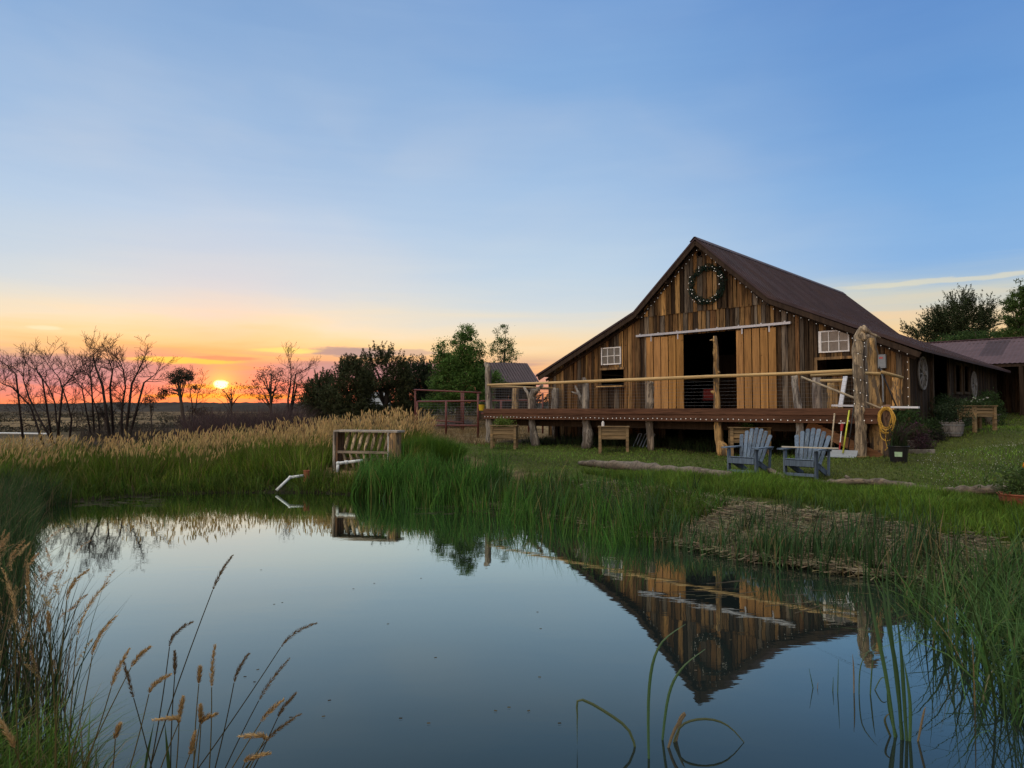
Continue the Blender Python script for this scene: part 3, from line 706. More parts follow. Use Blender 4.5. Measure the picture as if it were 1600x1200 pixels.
# wreath
wx, wz = bl(1107, 445); wr = .66
wre = empty('wreath', B(U0 + wx, VB - .13, wz + ZB), BA, 'large green wreath with white bulbs hanging in the barn gable', 'wreath')
M_FIR = leaf_mat('fir needles', (1, 1, 1), .1, .7)
n = 5200; a = rng.uniform(0, 2 * math.pi, n); b = rng.uniform(0, 2 * math.pi, n); q = .135 * np.sqrt(rng.uniform(0.1, 1, n)) * (1 + .25 * np.sin(a * 9 + 1) + .15 * np.sin(a * 17))
P = np.stack([(wr + q * np.cos(b)) * np.cos(a), q * np.sin(b) * .7, (wr + q * np.cos(b)) * np.sin(a)], 1)
np_mesh('fir_sprays', M_FIR, [leaves(P, rng.uniform(.02, .05, n), rcol(n, (.012, .034, .026), .5), .35)], wre)
MB().ring(wr, .02, 40, 6).build('hoop', M_BLACK, wre)
for i in range(38):
    a = random.uniform(0, 6.283); q = random.uniform(-.11, .12); bb = bulb_me.copy(); COL.objects.link(bb); bb.parent = wre
    bb.location = ((wr + q) * math.cos(a), -.12, (wr + q) * math.sin(a)); bb.scale = (.5,) * 3
# wagon wheels on the side wall
M_WHEEL = wood_mat('bleached wheel wood', (.21, .22, .225), .4, attr=False)  # tone lowered along with the shade put into the side wall
def wagon_wheel(px, py, label):
    v, z = side(px, py, U0 + HR + .1); o = empty('wagon_wheel', B(U0 + HR + .1, v, z), BA, label, 'wagon wheel', 'wagon wheels on the barn side')
    MB().ring(.53, .035, 40, 6, 'X').build('rim', M_WHEEL, o)
    MB().tube([(-.07, 0, 0), (.1, 0, 0)], .085, 12).build('hub', M_WHEEL, o)
    for k in range(12):
        a = 2 * math.pi * k / 12 + .1; MB().tube([(0.01, .07 * math.cos(a), .07 * math.sin(a)), (0.01, .5 * math.cos(a), .5 * math.sin(a))], [.026, .018], 6).build('spoke', M_WHEEL, o)
wagon_wheel(1442, 583, 'bleached wagon wheel on the barn side, left of the dark side door')
wagon_wheel(1522, 601, 'bleached wagon wheel far along the barn side, above the planter')
# electric box
ex, ez = wall(1379, 565, VB)
eb = empty('electric_meter_box', B(ex, VB - .04, ez), BA, 'grey electric box on the barn wall beside the right corner', 'electric box')
MB().box(-.14, .14, -.15, -.02, -.22, .22).build('case', M_GREY, eb, bevel=.01)
MB().box(-.05, .06, -.156, -.151, .08, .14).build('sticker', plain_mat('faded red sticker', (.42, .10, .10), .6), eb)
MB().tube([(0, -.08, -.22), (.02, -.06, -.6), (.02, -.05, -1.3)], .02, 8).build('conduit', M_GREY, eb)

# ================================================================ DECK
W_DECK = wood_mat('brown stained deck timber', (.108, .055, .035), var=.75, stretch='X', attr=False, knots=.3)
W_LOG = wood_mat('bare log post', (1, 1, 1), var=1.3, scale=9, knots=.75, bark=.85)
W_POLE = wood_mat('peeled pole', (.46, .33, .165), var=.4, stretch='X', attr=False, knots=.5)
M_WIRE = plain_mat('galvanised wire', (.16, .165, .175), rough=.5, metal=.4)
uL, uR = wall(758, 640, 0)[0], wall(1376, 640, 0)[0]
deck = empty('deck', B(uL, 0, .8), BA, 'raised timber deck on crooked log posts along the barn front', 'deck')
def dl(u, v, z): return Vector((u - uL, v, z - .8))
DW = uR - uL; zt = CZ + .035 - .8
mb = MB()
for i in range(33): mb.box(0.02, DW - (.02 if i < 6 else .5), .06 + i * .15, .06 + i * .15 + .143, zt - .075, zt - .04)
mb.build('floor', W_DECK, deck)
mb = MB(); mb.box(-.03, DW + .03, -.075, -.02, zt - .185, zt); mb.box(-.03, DW + .03, -.05, .0, zt - .40, zt - .188); mb.build('fascia', W_DECK, deck, bevel=.006)
MB().box(-.02, .04, .01, 4.9, zt - .38, zt - .08).build('end_beam', W_DECK, deck); MB().box(DW - .04, DW + .02, .01, .95, zt - .38, zt - .08).build('end_beam', W_DECK, deck)
mb = MB(); mb.box(.2, DW - .2, .55, .69, zt - .66, zt - .36); mb.box(.2, DW - .8, 3.0, 3.14, zt - .66, zt - .36); mb.build('joist_beam', W_DARK, deck)
mb = MB()
for i in range(21): x = .1 + i * (DW - .2) / 21; mb.box(x - .03, x + .03, .06, 4.88, zt - .34, zt - .08)
mb.build('joist', W_DARK, deck)
for i in range(5): x = 1.2 + i * 2.9; mb = MB(); mb.box(x - .08, x + .08, 3.0, 3.14, -.7, zt - .66); mb.build('support_post', W_DARK, deck)
GREYW, PALEW, BARK = (.27, .25, .22), (.42, .275, .12), (.17, .145, .12)
def log_post(spec, v, rad, col, seed, lump=.1, name='post', extra=(), label=None):
    """spec: photo pixels (px, py) top to bottom on the plane v"""
    pts = []
    for px, py in spec: u, z = wall(px, py, v); pts.append(dl(u, v, z))
    b = pts[-1]; w = B(uL + b.x, v, 0); b.z = min(b.z, gz(w.x, w.y) - .8 - .05)
    full = [pts[0]]; R = [rad[0]]; r_ = random.Random(seed)
    for i in range(1, len(pts)):
        n_ = 4
        for k in range(1, n_ + 1):
            t = k / n_; p = pts[i - 1].lerp(pts[i], t); j = .012 if k < n_ else 0
            full.append(p + Vector((r_.uniform(-j, j), r_.uniform(-j, j), 0))); R.append((rad[i - 1] * (1 - t) + rad[i] * t) * r_.uniform(.93, 1.07))
    mb = MB(); mb.tube(full, R, 10, col, lump, seed)
    for bpts, br in extra:
        q = []
        for px, py in bpts: u, z = wall(px, py, v); q.append(dl(u, v - .02, z))
        mb.tube(q, br, 8, col, lump, seed + 3)
    o = mb.build(name, W_LOG, deck, smooth=True)
    if label: o['label'] = label
    return o
log_post([(759, 567), (763, 575), (763, 600), (764, 640), (766, 672), (765, 703)], .2, [.09, .13, .13, .15, .17, .17], GREYW, 1)
log_post([(834, 608), (831, 624), (830, 640), (833, 672), (837, 700)], .2, [.12, .14, .14, .14, .17], GREYW, 2, extra=[([(831, 622), (838, 611), (848, 602)], [.10, .08, .06]), ([(829, 625), (825, 614), (819, 605)], [.08, .06, .05])])
log_post([(912, 590), (914, 600), (915, 630), (916, 660), (919, 678), (916, 700)], .2, [.06, .12, .13, .13, .20, .16], (.26, .245, .225), 3, extra=[([(913, 632), (907, 620), (899, 603)], [.08, .06, .03]), ([(905, 616), (898, 614), (893, 612)], [.035, .03, .02])])
log_post([(1016, 596), (1016, 610), (1014, 640), (1015, 670), (1017, 708)], .2, [.11, .12, .13, .12, .11], (.36, .31, .25), 4)
log_post([(1117, 525), (1119, 560), (1119, 600), (1120, 640), (1123, 675), (1127, 714)], .2, [.05, .085, .09, .10, .13, .11], PALEW, 5, .08, extra=[([(1118, 535), (1114, 531), (1109, 532)], [.04, .03, .015]), ([(1120, 580), (1124, 582), (1126, 583)], [.05, .045, .02]), ([(1118, 614), (1113, 612), (1112, 611)], [.05, .05, .03]), ([(1124, 690), (1133, 698), (1135, 716)], [.10, .12, .12])], label='tall pale debarked trunk post before the barn doorway')
log_post([(1241, 587), (1243, 610), (1247, 640), (1250, 670), (1250, 705)], .2, [.09, .09, .10, .10, .11], (.36, .345, .32), 6)
log_post([(1349, 512), (1341, 525), (1340, 560), (1342, 600), (1343, 635), (1345, 660), (1344, 690), (1345, 716)], -.02, [.09, .12, .135, .14, .135, .13, .14, .15], (.34, .28, .20), 7, .14,
         extra=[([(1347, 513), (1356, 517), (1362, 522), (1370, 525), (1376, 528)], [.10, .06, .035, .03, .02]), ([(1346, 520), (1352, 530), (1350, 533)], [.08, .07, .05])], label='thick gnarled grey log post at the right end')
log_post([(1361, 528), (1362, 560), (1366, 600), (1368, 640), (1369, 672), (1370, 690)], .62, [.09, .12, .13, .15, .16, .16], (.38, .255, .12), 8, .13)
log_post([(1362, 521), (1361, 527), (1361, 560), (1363, 590)], .85, [.10, .15, .15, .12], BARK, 9, .16, name='burl')
# back posts
log_post([(806, 604), (805, 640), (804, 690)], 2.6, [.14, .16, .15], (.40, .30, .17), 10)
log_post([(868, 606), (867, 640), (868, 680)], 4.6, [.16, .17, .17], GREYW, 11)
log_post([(1276, 590), (1277, 640), (1277, 690)], 1.6, [.12, .13, .13], (.28, .25, .22), 12)
log_post([(1298, 598), (1298, 640), (1298, 690)], 2.2, [.10, .10, .10], (.36, .24, .11), 13)
mb = MB(); u0, z0 = wall(1392, 590, 3.6); u1, z1 = wall(1409, 632, 3.6); pr = []
r_ = random.Random(5)
for i in range(9):
    t = i / 8; pr.append((u0 + .02 + .04 * r_.uniform(-1, 1), u1 + .03 * r_.uniform(-1, 1), z0 + (CZ - z0) * t))
for (a, b, z), (a2, b2, z2) in zip(pr, pr[1:]):
    p = [dl(a, 3.6, z), dl(b, 3.6, z), dl(b2, 3.6, z2), dl(a2, 3.6, z2)]; k = Vector((0, .07, 0)); q = [x + k for x in p]
    mb.add(p + q, [(0, 3, 2, 1), (4, 5, 6, 7), (1, 2, 6, 5), (0, 4, 7, 3)], (.44, .27, .11))
mb.build('slab_post', W_LOG, deck)
# rails
def rail(name, pix, v, r, mat=W_POLE, n=8):
    pts = [dl(*((lambda q: (q[0], vv, q[1]))(wall(px, py, vv)))) for (px, py), vv in zip(pix, v if hasattr(v, '__len__') else [v] * len(pix))]
    return MB().tube(pts, r, n, lump=.06).build(name, mat, deck, smooth=True)
rail('handrail', [(762, 601.5), (870, 598), (1000, 593), (1118, 588), (1240, 583.5), (1337, 579)], .02, [.045, .05, .055, .05, .045, .045])
rail('handrail', [(1267, 586.5), (1336, 582.5)], .45, .045); rail('handrail', [(1352, 583), (1376, 584)], .5, .04)
rail('handrail', [(1282, 595), (1322, 594.5)], 1.4, .045)
rail('handrail', [(766, 604), (806, 604.8), (872, 607.5)], [.2, 2.4, 4.8], .05)
rail('handrail', [(1378, 581.5), (1410, 590)], [.7, 3.6], .045)
mb = MB()
for k in range(8):
    z = CZ + .12 + k * .105
    mb.tube([dl(uL + .05, .16, z), dl(wall(1337, 0, .16)[0], .16, z)], .002, 4)
    mb.tube([dl(uL + .12, .3, z), dl(uL + .12, 4.8, z)], .004, 4)
for i in range(46): u = uL + .12; v = .3 + i * .1; mb.tube([dl(u, v, CZ + .05), dl(u, v, CZ + .95)], .003, 4)
mb.build('wire_infill', M_WIRE, deck)
W_STEP = wood_mat('brown stair timber', (.20, .105, .055), .6, 'X', attr=False)
# stairs
st = empty('stairs', dl(wall(1262, 660, .28)[0], .28, CZ - .42)); st.parent = deck
u0, z0 = wall(1262, 660, .28); u1, z1 = wall(1392, 720, .28); run = u1 - u0; drop = z0 - z1
for y in (0, 1.3): MB().bar((0, y, .0), (run, y, -drop), .05, .26).build('stringer', W_STEP, st)
for k in range(6):
    x = run * (k + .7) / 6; z = -drop * (k + .5) / 6; MB().box(x - .17, x + .15, -.04, 1.34, z + .04, z + .08).build('step', W_STEP, st)
    MB().box(x + .12, x + .145, .03, 1.27, z - .16, z + .038).build('riser', W_STEP, st)
log_post([(1385, 633), (1386, 660), (1387, 702)], -.1, [.085, .09, .09], (.17, .105, .07), 15, name='newel_post')
string_lights(B(uL, -.1, CZ - .27), [B(uL + t, -.1, CZ - .27 + .012 * math.sin(t * 5)) for t in np.linspace(0, DW, 70)], .178, 'white bulb string along the front of the deck', r=.014, cap=99, wire=.0025)
pc = wall(1343, 580, -.02); spp = []
for i in range(60):
    t = i / 59; a = t * 2 * math.pi * 6; z = CZ + 2.05 - t * 2.0; spp.append(B(pc[0] + .165 * math.cos(a), -.02 + .165 * math.sin(a), z))
string_lights(spp[0], spp, .22, 'white bulb string wound round the thick gnarled deck post', r=.013)

# ================================================================ TREES AND SHRUBS
M_LEAF = leaf_mat('tree leaves', (1, 1, 1), .3)
M_BARKM = wood_mat('tree bark', (.075, .062, .052), .7, attr=False)
M_DEADW = wood_mat('dead bare wood', (.034, .028, .028), .5, attr=False, knots=.2)
def leaf_cloud(ells, Y, dens, leaf, colr, clump=.32, per=46, thin=0.0, o=Vector((0, 0, 0)), spiky=0.0, depth=.8, plume=0.0):
    cs = []; 
    for e in ells:
        cx, cy, rx, ry = e[:4]; dy = e[4] if len(e) > 4 else 0
        c = at(cx, cy, Y + dy); k = (Y + dy) / F; A = np.array([rx * k, rx * k * depth, ry * k])
        n = max(5, int(dens * (A[0] * A[1] * A[2]) ** (2 / 3)))
        d = rng.normal(size=(n, 3)); d /= np.linalg.norm(d, axis=1)[:, None]
        q = d * A * (rng.uniform(.15, 1, (n, 1)) ** .45) * rng.uniform(.8, 1.12, (n, 1))
        cs.append(np.array(c) + q)
        if spiky:
            m = int(n * .5); s = q[rng.integers(0, n, m)] * 1.02; s[:, 2] = np.abs(s[:, 2])
            for j in range(1, 4): cs.append(np.array(c) + s + np.array([0, 0, spiky * j * .33]) + rng.normal(size=(m, 3)) * .05)
    cs = np.concatenate(cs); keep = rng.uniform(size=len(cs)) > thin; cs = cs[keep]
    n = len(cs); rad = clump * rng.uniform(.4, 1.3, n); tint = rng.uniform(.6, 1.4, n)
    if plume:                                     # flame-shaped sprays pointing up and outward
        ctr = cs.mean(0); dv = cs - ctr; dv /= np.linalg.norm(dv, axis=1)[:, None] + 1e-6; dv = dv * .7 + np.array([0, 0, .75]) + rng.normal(size=dv.shape) * .35; dv /= np.linalg.norm(dv, axis=1)[:, None]
        t = rng.uniform(0, 1, n * per); L = plume * rng.uniform(.5, 1.5, n)
        cen = np.repeat(cs, per, 0) + np.repeat(dv * L[:, None], per, 0) * (t - .25)[:, None] + rng.normal(size=(n * per, 3)) * (np.repeat(rad, per) * .42 * (1.05 - t))[:, None]
    else: cen = np.repeat(cs, per, 0) + rng.normal(size=(n * per, 3)) * np.repeat(rad, per)[:, None] * .48 * np.array([1, 1, .8])
    col = rcol(n * per, colr, .25, .12) * np.repeat(tint, per)[:, None]
    return leaves(cen - np.array(o), leaf * rng.uniform(.6, 1.3, n * per), col, .62), cs
def leafy_tree(name, base_px, Y, ells, dens, leaf, colr, label, cat='tree', group=None, trunk=.12, clump=.32, per=46, spiky=0.0, thin=0.0, limbs=9, lean=0.0, plume=0.0):
    b = at(base_px[0], base_px[1], Y); b.z = gz(b.x, b.y) - .05
    o = empty(name, b, 0, label, cat, group)
    lc, cs = leaf_cloud(ells, Y, dens, leaf, colr, clump, per, thin, b, spiky, .8, plume)
    np_mesh('crown', M_LEAF, [lc], o)
    top = Vector(cs.mean(0)) - b; mb = MB(); mid = Vector((top.x * .45 + lean, top.y * .4, top.z * .5))
    mb.tube([(0, 0, 0), mid * .5, mid, top * .85, top * 1.1], [trunk * 1.25, trunk, trunk * .85, trunk * .6, trunk * .3], 8, lump=.1)
    r_ = random.Random(len(cs))
    for k in range(limbs):
        e = Vector(cs[r_.randrange(len(cs))]) - b; s = mid.lerp(top, r_.uniform(-.4, .6)); m = s.lerp(e, .5) + Vector((0, 0, .12 * (e - s).length)); 
        mb.tube([s, m, e], [trunk * .45, trunk * .28, trunk * .08], 6)
    mb.build('trunk', M_BARKM, o, smooth=True); return o
JUN = (.048, .060, .028); CW = (.072, .145, .034)
JG = 'junipers beyond the pond'
leafy_tree('juniper_tree', (498, 650), 46, [(497, 612, 25, 20), (508, 596, 13, 12), (487, 628, 20, 15), (500, 640, 28, 12)], 150, .075, JUN, 'dark juniper at the left end of the juniper row', 'tree', JG, plume=.75, clump=.36, per=52)
leafy_tree('juniper_tree', (545, 652), 44, [(550, 594, 34, 34), (528, 620, 30, 24), (568, 620, 14, 18), (548, 576, 14, 12), (550, 640, 34, 14), (572, 606, 14, 20)], 150, .075, JUN, 'broad dark juniper with a dense rounded crown, second in the row', 'tree', JG, plume=.75, clump=.36, per=52)
leafy_tree('juniper_tree', (601, 652), 46, [(585, 562, 17, 20), (610, 568, 20, 20), (618, 592, 24, 20), (600, 600, 24, 12), (570, 598, 16, 22), (622, 625, 20, 20), (575, 582, 14, 18), (630, 572, 12, 16), (605, 642, 34, 10), (632, 600, 16, 24)], 105, .075, JUN, 'tallest juniper in the row, sky glinting through its open crown', 'tree', JG, plume=.75, clump=.36, per=52, thin=.12, trunk=.2, limbs=14)
leafy_tree('juniper_tree', (652, 652), 48, [(652, 588, 30, 24), (645, 618, 30, 26), (670, 598, 18, 30), (640, 640, 28, 14), (672, 625, 14, 24)], 150, .075, (.034, .05, .026), 'dark juniper at the right end of the row, against the green cottonwood', 'tree', JG, plume=.75, clump=.36, per=52)
leafy_tree('cottonwood_tree', (716, 655), 38, [(714, 594, 46, 30), (716, 570, 34, 22), (700, 572, 24, 24), (735, 568, 24, 26), (724, 538, 22, 22), (730, 520, 13, 12), (690, 545, 10, 14), (748, 545, 9, 17), (682, 600, 14, 16), (756, 596, 16, 18), (772, 590, 16, 16), (720, 614, 44, 14), (706, 590, 22, 20), (738, 590, 24, 20), (690, 628, 34, 12), (745, 628, 30, 12)], 130, .07, CW, 'tall green cottonwood with a dense rounded crown beside the red pipe corral', 'tree', 'cottonwoods', trunk=.18, clump=.34, thin=.1, limbs=16)
leafy_tree('cottonwood_tree', (789, 650), 46, [(787, 526, 14, 16), (782, 545, 18, 16), (797, 550, 15, 15), (788, 568, 20, 12), (785, 510, 6, 8), (790, 590, 18, 16)], 70, .075, (.062, .115, .032), 'slender airy cottonwood rising behind the small red roofed shed', 'tree', 'cottonwoods', trunk=.12, thin=.25, clump=.3, per=36)
leafy_tree('juniper_tree', (289, 655), 46, [(283, 585, 20, 8), (272, 592, 9, 7), (296, 590, 9, 6), (284, 594, 14, 5), (262, 612, 12, 6), (252, 618, 8, 5), (303, 606, 4, 3)], 100, .07, (.04, .045, .028), 'lone juniper with a flat topped tuft crown on a bare trunk', 'tree', None, trunk=.13, thin=.1, limbs=10)
leafy_tree('shrub_tree', (425, 648), 50, [(424, 584, 24, 14), (405, 600, 20, 16), (436, 602, 18, 18), (420, 618, 30, 12)], 60, .075, (.05, .034, .026), 'small red-lit tree with a thin open crown right of the setting sun', 'tree', None, thin=.35, trunk=.1, per=22, clump=.4, limbs=20)  # red of the low sun put into the leaf colour
leafy_tree('shrub_tree', (362, 648), 52, [(350, 612, 18, 7), (368, 606, 16, 10), (384, 610, 14, 10), (340, 618, 12, 6)], 46, .07, (.055, .032, .022), 'low sparse shrub right in front of the setting sun', 'shrub', None, thin=.45, trunk=.07, per=16, clump=.4, limbs=16)  # leaf colour carries the red sunlight too
leafy_tree('shrub_tree', (238, 645), 55, [(240, 622, 10, 8), (232, 632, 14, 8)], 26, .08, (.04, .036, .028), 'small dark bush left of the flat topped juniper', 'shrub', None, trunk=.06)
leafy_tree('shrub_tree', (330, 650), 40, [(322, 648, 16, 12), (310, 640, 12, 10)], 30, .07, (.055, .038, .022), 'round rusty brown bush below the setting sun', 'shrub', None, trunk=.06)
leafy_tree('shrub_tree', (165, 655), 62, [(165, 642, 14, 11)], 34, .08, (.028, .028, .02), 'dark round bush among the bare trees', 'shrub', None, trunk=.08)
leafy_tree('pinyon_tree', (1490, 620), 62, [(1486, 505, 38, 22), (1505, 485, 20, 18), (1512, 478, 8, 14), (1538, 496, 16, 18), (1465, 512, 22, 14), (1520, 510, 34, 20), (1478, 494, 14, 10), (1500, 530, 50, 18), (1469, 498, 5, 16), (1491, 484, 5, 16), (1506, 470, 6, 15), (1530, 488, 5, 15), (1546, 488, 5, 16), (1452, 512, 5, 10)], 58, .10, (.034, .050, .022), 'dark ragged evergreen tree rising behind the barn roof', 'tree', None, plume=1.5, clump=.42, trunk=.25, limbs=16)
leafy_tree('pinyon_tree', (1415, 610), 66, [(1416, 512, 8, 7), (1436, 520, 18, 9), (1445, 528, 26, 12)], 40, .10, (.034, .05, .022), 'low evergreen peeking over the far end of the barn roof', 'tree', None, plume=.9, clump=.4)
leafy_tree('elm_tree', (1600, 650), 46, [(1592, 470, 18, 22), (1574, 478, 10, 12), (1606, 450, 18, 22), (1596, 505, 24, 20), (1572, 500, 8, 10), (1620, 490, 30, 50), (1585, 522, 26, 10)], 95, .085, (.055, .10, .026), 'leafy green tree at the right edge behind the lean to', 'tree', None, clump=.32, thin=.12, trunk=.2, limbs=14)
leafy_tree('shrub_tree', (1530, 640), 56, [(1520, 528, 50, 10), (1490, 534, 36, 8), (1560, 528, 40, 10)], 40, .09, (.038, .075, .022), 'bushy green undergrowth behind the mauve roof', 'shrub', None)
leafy_tree('shrub_tree', (1590, 650), 44, [(1590, 630, 26, 20), (1605, 600, 22, 22)], 40, .08, (.034, .062, .022), 'green bush under the end of the lean to', 'shrub', None)
leafy_tree('shrub_tree', (800, 655), 47, [(800, 622, 40, 18), (760, 626, 30, 16), (838, 624, 26, 14), (680, 632, 30, 14)], 40, .075, (.036, .050, .024), 'dark undergrowth behind the corral and the small shed', 'shrub', None, plume=.5)
# bare trees
def bare_tree(base_px, Y, stems, seed, label, rad=.06, group='dead bare trees', depth=4, cap=400):
    b = at(*base_px, Y); b.z = gz(b.x, b.y) - .05
    o = empty('bare_tree', b, 0, label, 'tree', group); mb = MB(); r_ = random.Random(seed); cnt = [0]
    def grow(p, d, L, r, dep):
        cnt[0] += 1; pts = [p]; rr = [r]; n = 4
        for i in range(n):
            d = (d + Vector((r_.gauss(0, .16), r_.gauss(0, .16), r_.gauss(.05, .12)))).normalized(); p = p + d * (L / n); pts.append(p); rr.append(max(.0065, r * (1 - .75 * (i + 1) / n)))
            if dep > 0 and i >= 0:
                for _ in range(r_.choice([1, 1, 2])):
                    ax = Vector((r_.gauss(0, 1), r_.gauss(0, 1), r_.gauss(0.1, .6))).normalized(); nd = (d * .75 + ax * .8 + Vector((0, 0, .2))).normalized()
                    grow(p, nd, L * r_.uniform(.38, .62), max(.0065, rr[-1] * .6), dep - 1)
        mb.tube(pts, rr, 5 if r > .03 else 3, cap=False)
    tm = MB()
    for si, stem in enumerate(stems):
        pts = [at(px, py, Y + r_.uniform(-.4, .4) * (i > 0)) - b for i, (px, py) in enumerate(stem)]; pts[0].z = min(pts[0].z, 0)
        n = len(pts); rr = [rad * (1 - .78 * i / (n - 1)) for i in range(n)]
        tm.tube(pts, rr, 7, lump=.08)
        for i in range(1, n):
            for t in (.15, .4, .65, .9) if i > 1 else (.5, .85):
                p = pts[i - 1].lerp(pts[i], t); d = (pts[i] - pts[i - 1]).normalized(); ax = Vector((r_.gauss(0, 1), r_.gauss(0, .7), r_.gauss(.1, .5))).normalized()
                grow(p, (d * .5 + ax + Vector((0, 0, .15))).normalized(), r_.uniform(.6, 1.15), rad * .3, 2)
        grow(pts[-1], (pts[-1] - pts[-2]).normalized(), .9, rad * .2, 2)
    tm.build('trunk', M_DEADW, o, smooth=True); mb.build('branches', M_DEADW, o)
bare_tree((88, 690), 34, [[(88, 690), (62, 655), (45, 620), (36, 592), (38, 572)], [(70, 668), (48, 635), (20, 606), (2, 598)], [(40, 605), (25, 585), (12, 572)]], 3, 'leftmost bare tree, leaning left over the field')
bare_tree((100, 684), 35, [[(96, 684), (88, 655), (86, 630), (76, 605), (55, 575)], [(108, 682), (112, 655), (104, 625), (92, 590), (72, 566)], [(90, 640), (98, 605), (112, 590), (118, 575)], [(85, 625), (66, 592), (52, 570)]], 5, 'bare tree with several stems, second from the left')
bare_tree((157, 680), 36, [[(157, 680), (154, 650), (145, 622), (126, 598)], [(150, 632), (143, 602), (140, 578), (142, 560)], [(147, 625), (128, 606), (116, 590)]], 8, 'thin dark bare tree between the two larger bare trees', .05)
bare_tree((193, 680), 35, [[(191, 680), (190, 650), (192, 630), (196, 605), (193, 580), (188, 565)], [(175, 630), (160, 602), (150, 575), (145, 556), (155, 545)], [(196, 625), (206, 600), (216, 580), (226, 558)], [(200, 610), (225, 598), (244, 584)], [(180, 640), (172, 605), (176, 580), (170, 562)]], 12, 'largest bare tree, with a wide spreading fan of branches', .075)
bare_tree((455, 655), 48, [[(452, 655), (450, 625), (454, 600), (455, 585), (453, 560)], [(452, 606), (462, 585), (476, 578)], [(452, 618), (464, 600), (476, 606)]], 15, 'bare forked snag between the red-lit tree and the junipers', .085)
bare_tree((305, 655), 44, [[(303, 655), (300, 630), (297, 612), (299, 600)], [(302, 640), (308, 620), (312, 606)]], 19, 'short bare sapling right of the flat topped juniper', .05)

# ================================================================ GRASSES
M_GRASS = leaf_mat('grass blades', (.88, .88, .88), .25, .6)  # blades get darker roots, shade between them put into the colour
M_STRAW = leaf_mat('dry straw', (1, 1, 1), .3, .8, .1)
HEADP = [.25, .9, 1.0, .75, .08]
def heads(tips, L, w, col, lean):
    """fuzzy seed heads: two crossed strips and loose spikelets at each stalk tip"""
    n = len(tips); out = []; fa = rng.uniform(0, math.pi, n)
    for k in (0, 1): out.append(blades(tips, L, w, lean, col * .9, col * 1.1, segs=4, prof=HEADP, face=fa + k * math.pi / 2))
    return out
def stalk_tips(r, h, lean):
    t = r.copy(); lm = np.linalg.norm(lean, axis=1); t[:, 2] += h * (1 - .35 * lm * lm); t[:, :2] += lean * h[:, None]; return t
def wind(n, s=.18, bias=(.06, 0)): return rng.normal(size=(n, 2)) * s + np.array(bias)
def sdP(p): return poly_sd(p[:, 0], p[:, 1], POND)

# 1. mown lawn
n = 210000; r = scatter(LAWN, n, -.01); sd = sdP(r); dist = np.hypot(r[:, 0], r[:, 1])
u_ = r[:, 0] * U.x + r[:, 1] * U.y; v_ = r[:, 0] * N.x + r[:, 1] * N.y - N0
k = (sd > .6) & ~((u_ < U0 + HR + .1) & (v_ > .9)) & (rng.uniform(size=n) < np.clip(15 / dist, .25, 1) ** 2)
r = r[k]; n = len(r); dist = dist[k]; pt = vnoise(r[:, 0], r[:, 1], 1.1, 21)[:, None]; p2 = vnoise(r[:, 0], r[:, 1], 3.2, 33)[:, None]
h = rng.uniform(.03, .085, n) * (1 + .5 * pt[:, 0]); c = rcol(n, (.105, .185, .030), .5, .15) * (.6 + .8 * pt); c = c * (1 - .5 * sstep(.45, .8, p2)) + rcol(n, (.15, .155, .05), .3) * .5 * sstep(.45, .8, p2)
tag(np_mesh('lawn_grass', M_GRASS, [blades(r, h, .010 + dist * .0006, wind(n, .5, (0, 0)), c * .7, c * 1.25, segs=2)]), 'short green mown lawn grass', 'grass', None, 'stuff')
# 2. lush uncut strip below the logs
LUSH = [tuple(onz(*p).xy) for p in ((905, 742, .5), (1140, 757, .6), (1580, 782, .7), (1760, 790, .7), (1760, 870, .3), (1480, 856, .25), (1240, 812, .25), (1060, 790, .25), (950, 768, .25))]
n = 36000; r = scatter(LUSH, n, -.02); pt = vnoise(r[:, 0], r[:, 1], .8, 41)
h = rng.uniform(.10, .24, n) * (.6 + .8 * pt); c = rcol(n, (.092, .165, .022), .55, .15) * (.6 + .7 * pt[:, None])
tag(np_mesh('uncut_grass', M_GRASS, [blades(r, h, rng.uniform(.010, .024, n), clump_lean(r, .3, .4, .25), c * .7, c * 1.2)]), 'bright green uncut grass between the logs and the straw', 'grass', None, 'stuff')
# 3. tall meadow round the far side of the pond
MEAD = [(-2.4, 21.4), (-2.5, 19.4), (-2.9, 17.4), (-3.6, 17.3), (-5, 17.9), (-6.5, 18), (-8, 17.9), (-9.6, 17.3), (-10.8, 16), (-12, 13), (-20, 17), (-19, 21), (-12, 24), (-7, 26), (-3.4, 25.6)]
BENCH = Vector((-4.25, 20.0, 0)); bx, by = BENCH.x, BENCH.y
def clear_bench(x, y): return ~((np.abs(x - bx) < 1.25) & (y > by - 1.3) & (y < by + .45)) & ~((np.abs(x + 6.1) < .5) & (y < 18.6))
n = 40000; r = scatter(MEAD, n, -.02, clear_bench); sd = sdP(r); pt = vnoise(r[:, 0], r[:, 1], 1.3, 51)
h = rng.uniform(.45, .85, n) * sstep(-.5, 1.6, sd) * (.75 + .5 * pt); c = rcol(n, (.090, .145, .016), .6, .18) * (.6 + .8 * pt[:, None])
dry = (rng.uniform(size=n) < .12)[:, None]; c = np.where(dry, rcol(n, (.22, .165, .07), .3), c)
h = h * (.7 + .6 * vnoise(r[:, 0], r[:, 1], .38, 55)); c = c * (.65 + .7 * vnoise(r[:, 0], r[:, 1], .5, 56)[:, None])
m1 = blades(r, h, rng.uniform(.012, .032, n), clump_lean(r, .5, .45, .18, (.05, -.05)), c * .7, c * 1.25)
def has_heads(x, y): return clear_bench(x, y) & ~((np.abs(x - bx - .1) < 1.5) & (y < by + 2.3)) & (poly_sd(x, y, POND) > 2.3 + 1.6 * (vnoise(x, y, 1.5, 3) - .5) * 2) & ~((x > -3.5) & (y < 22.4))
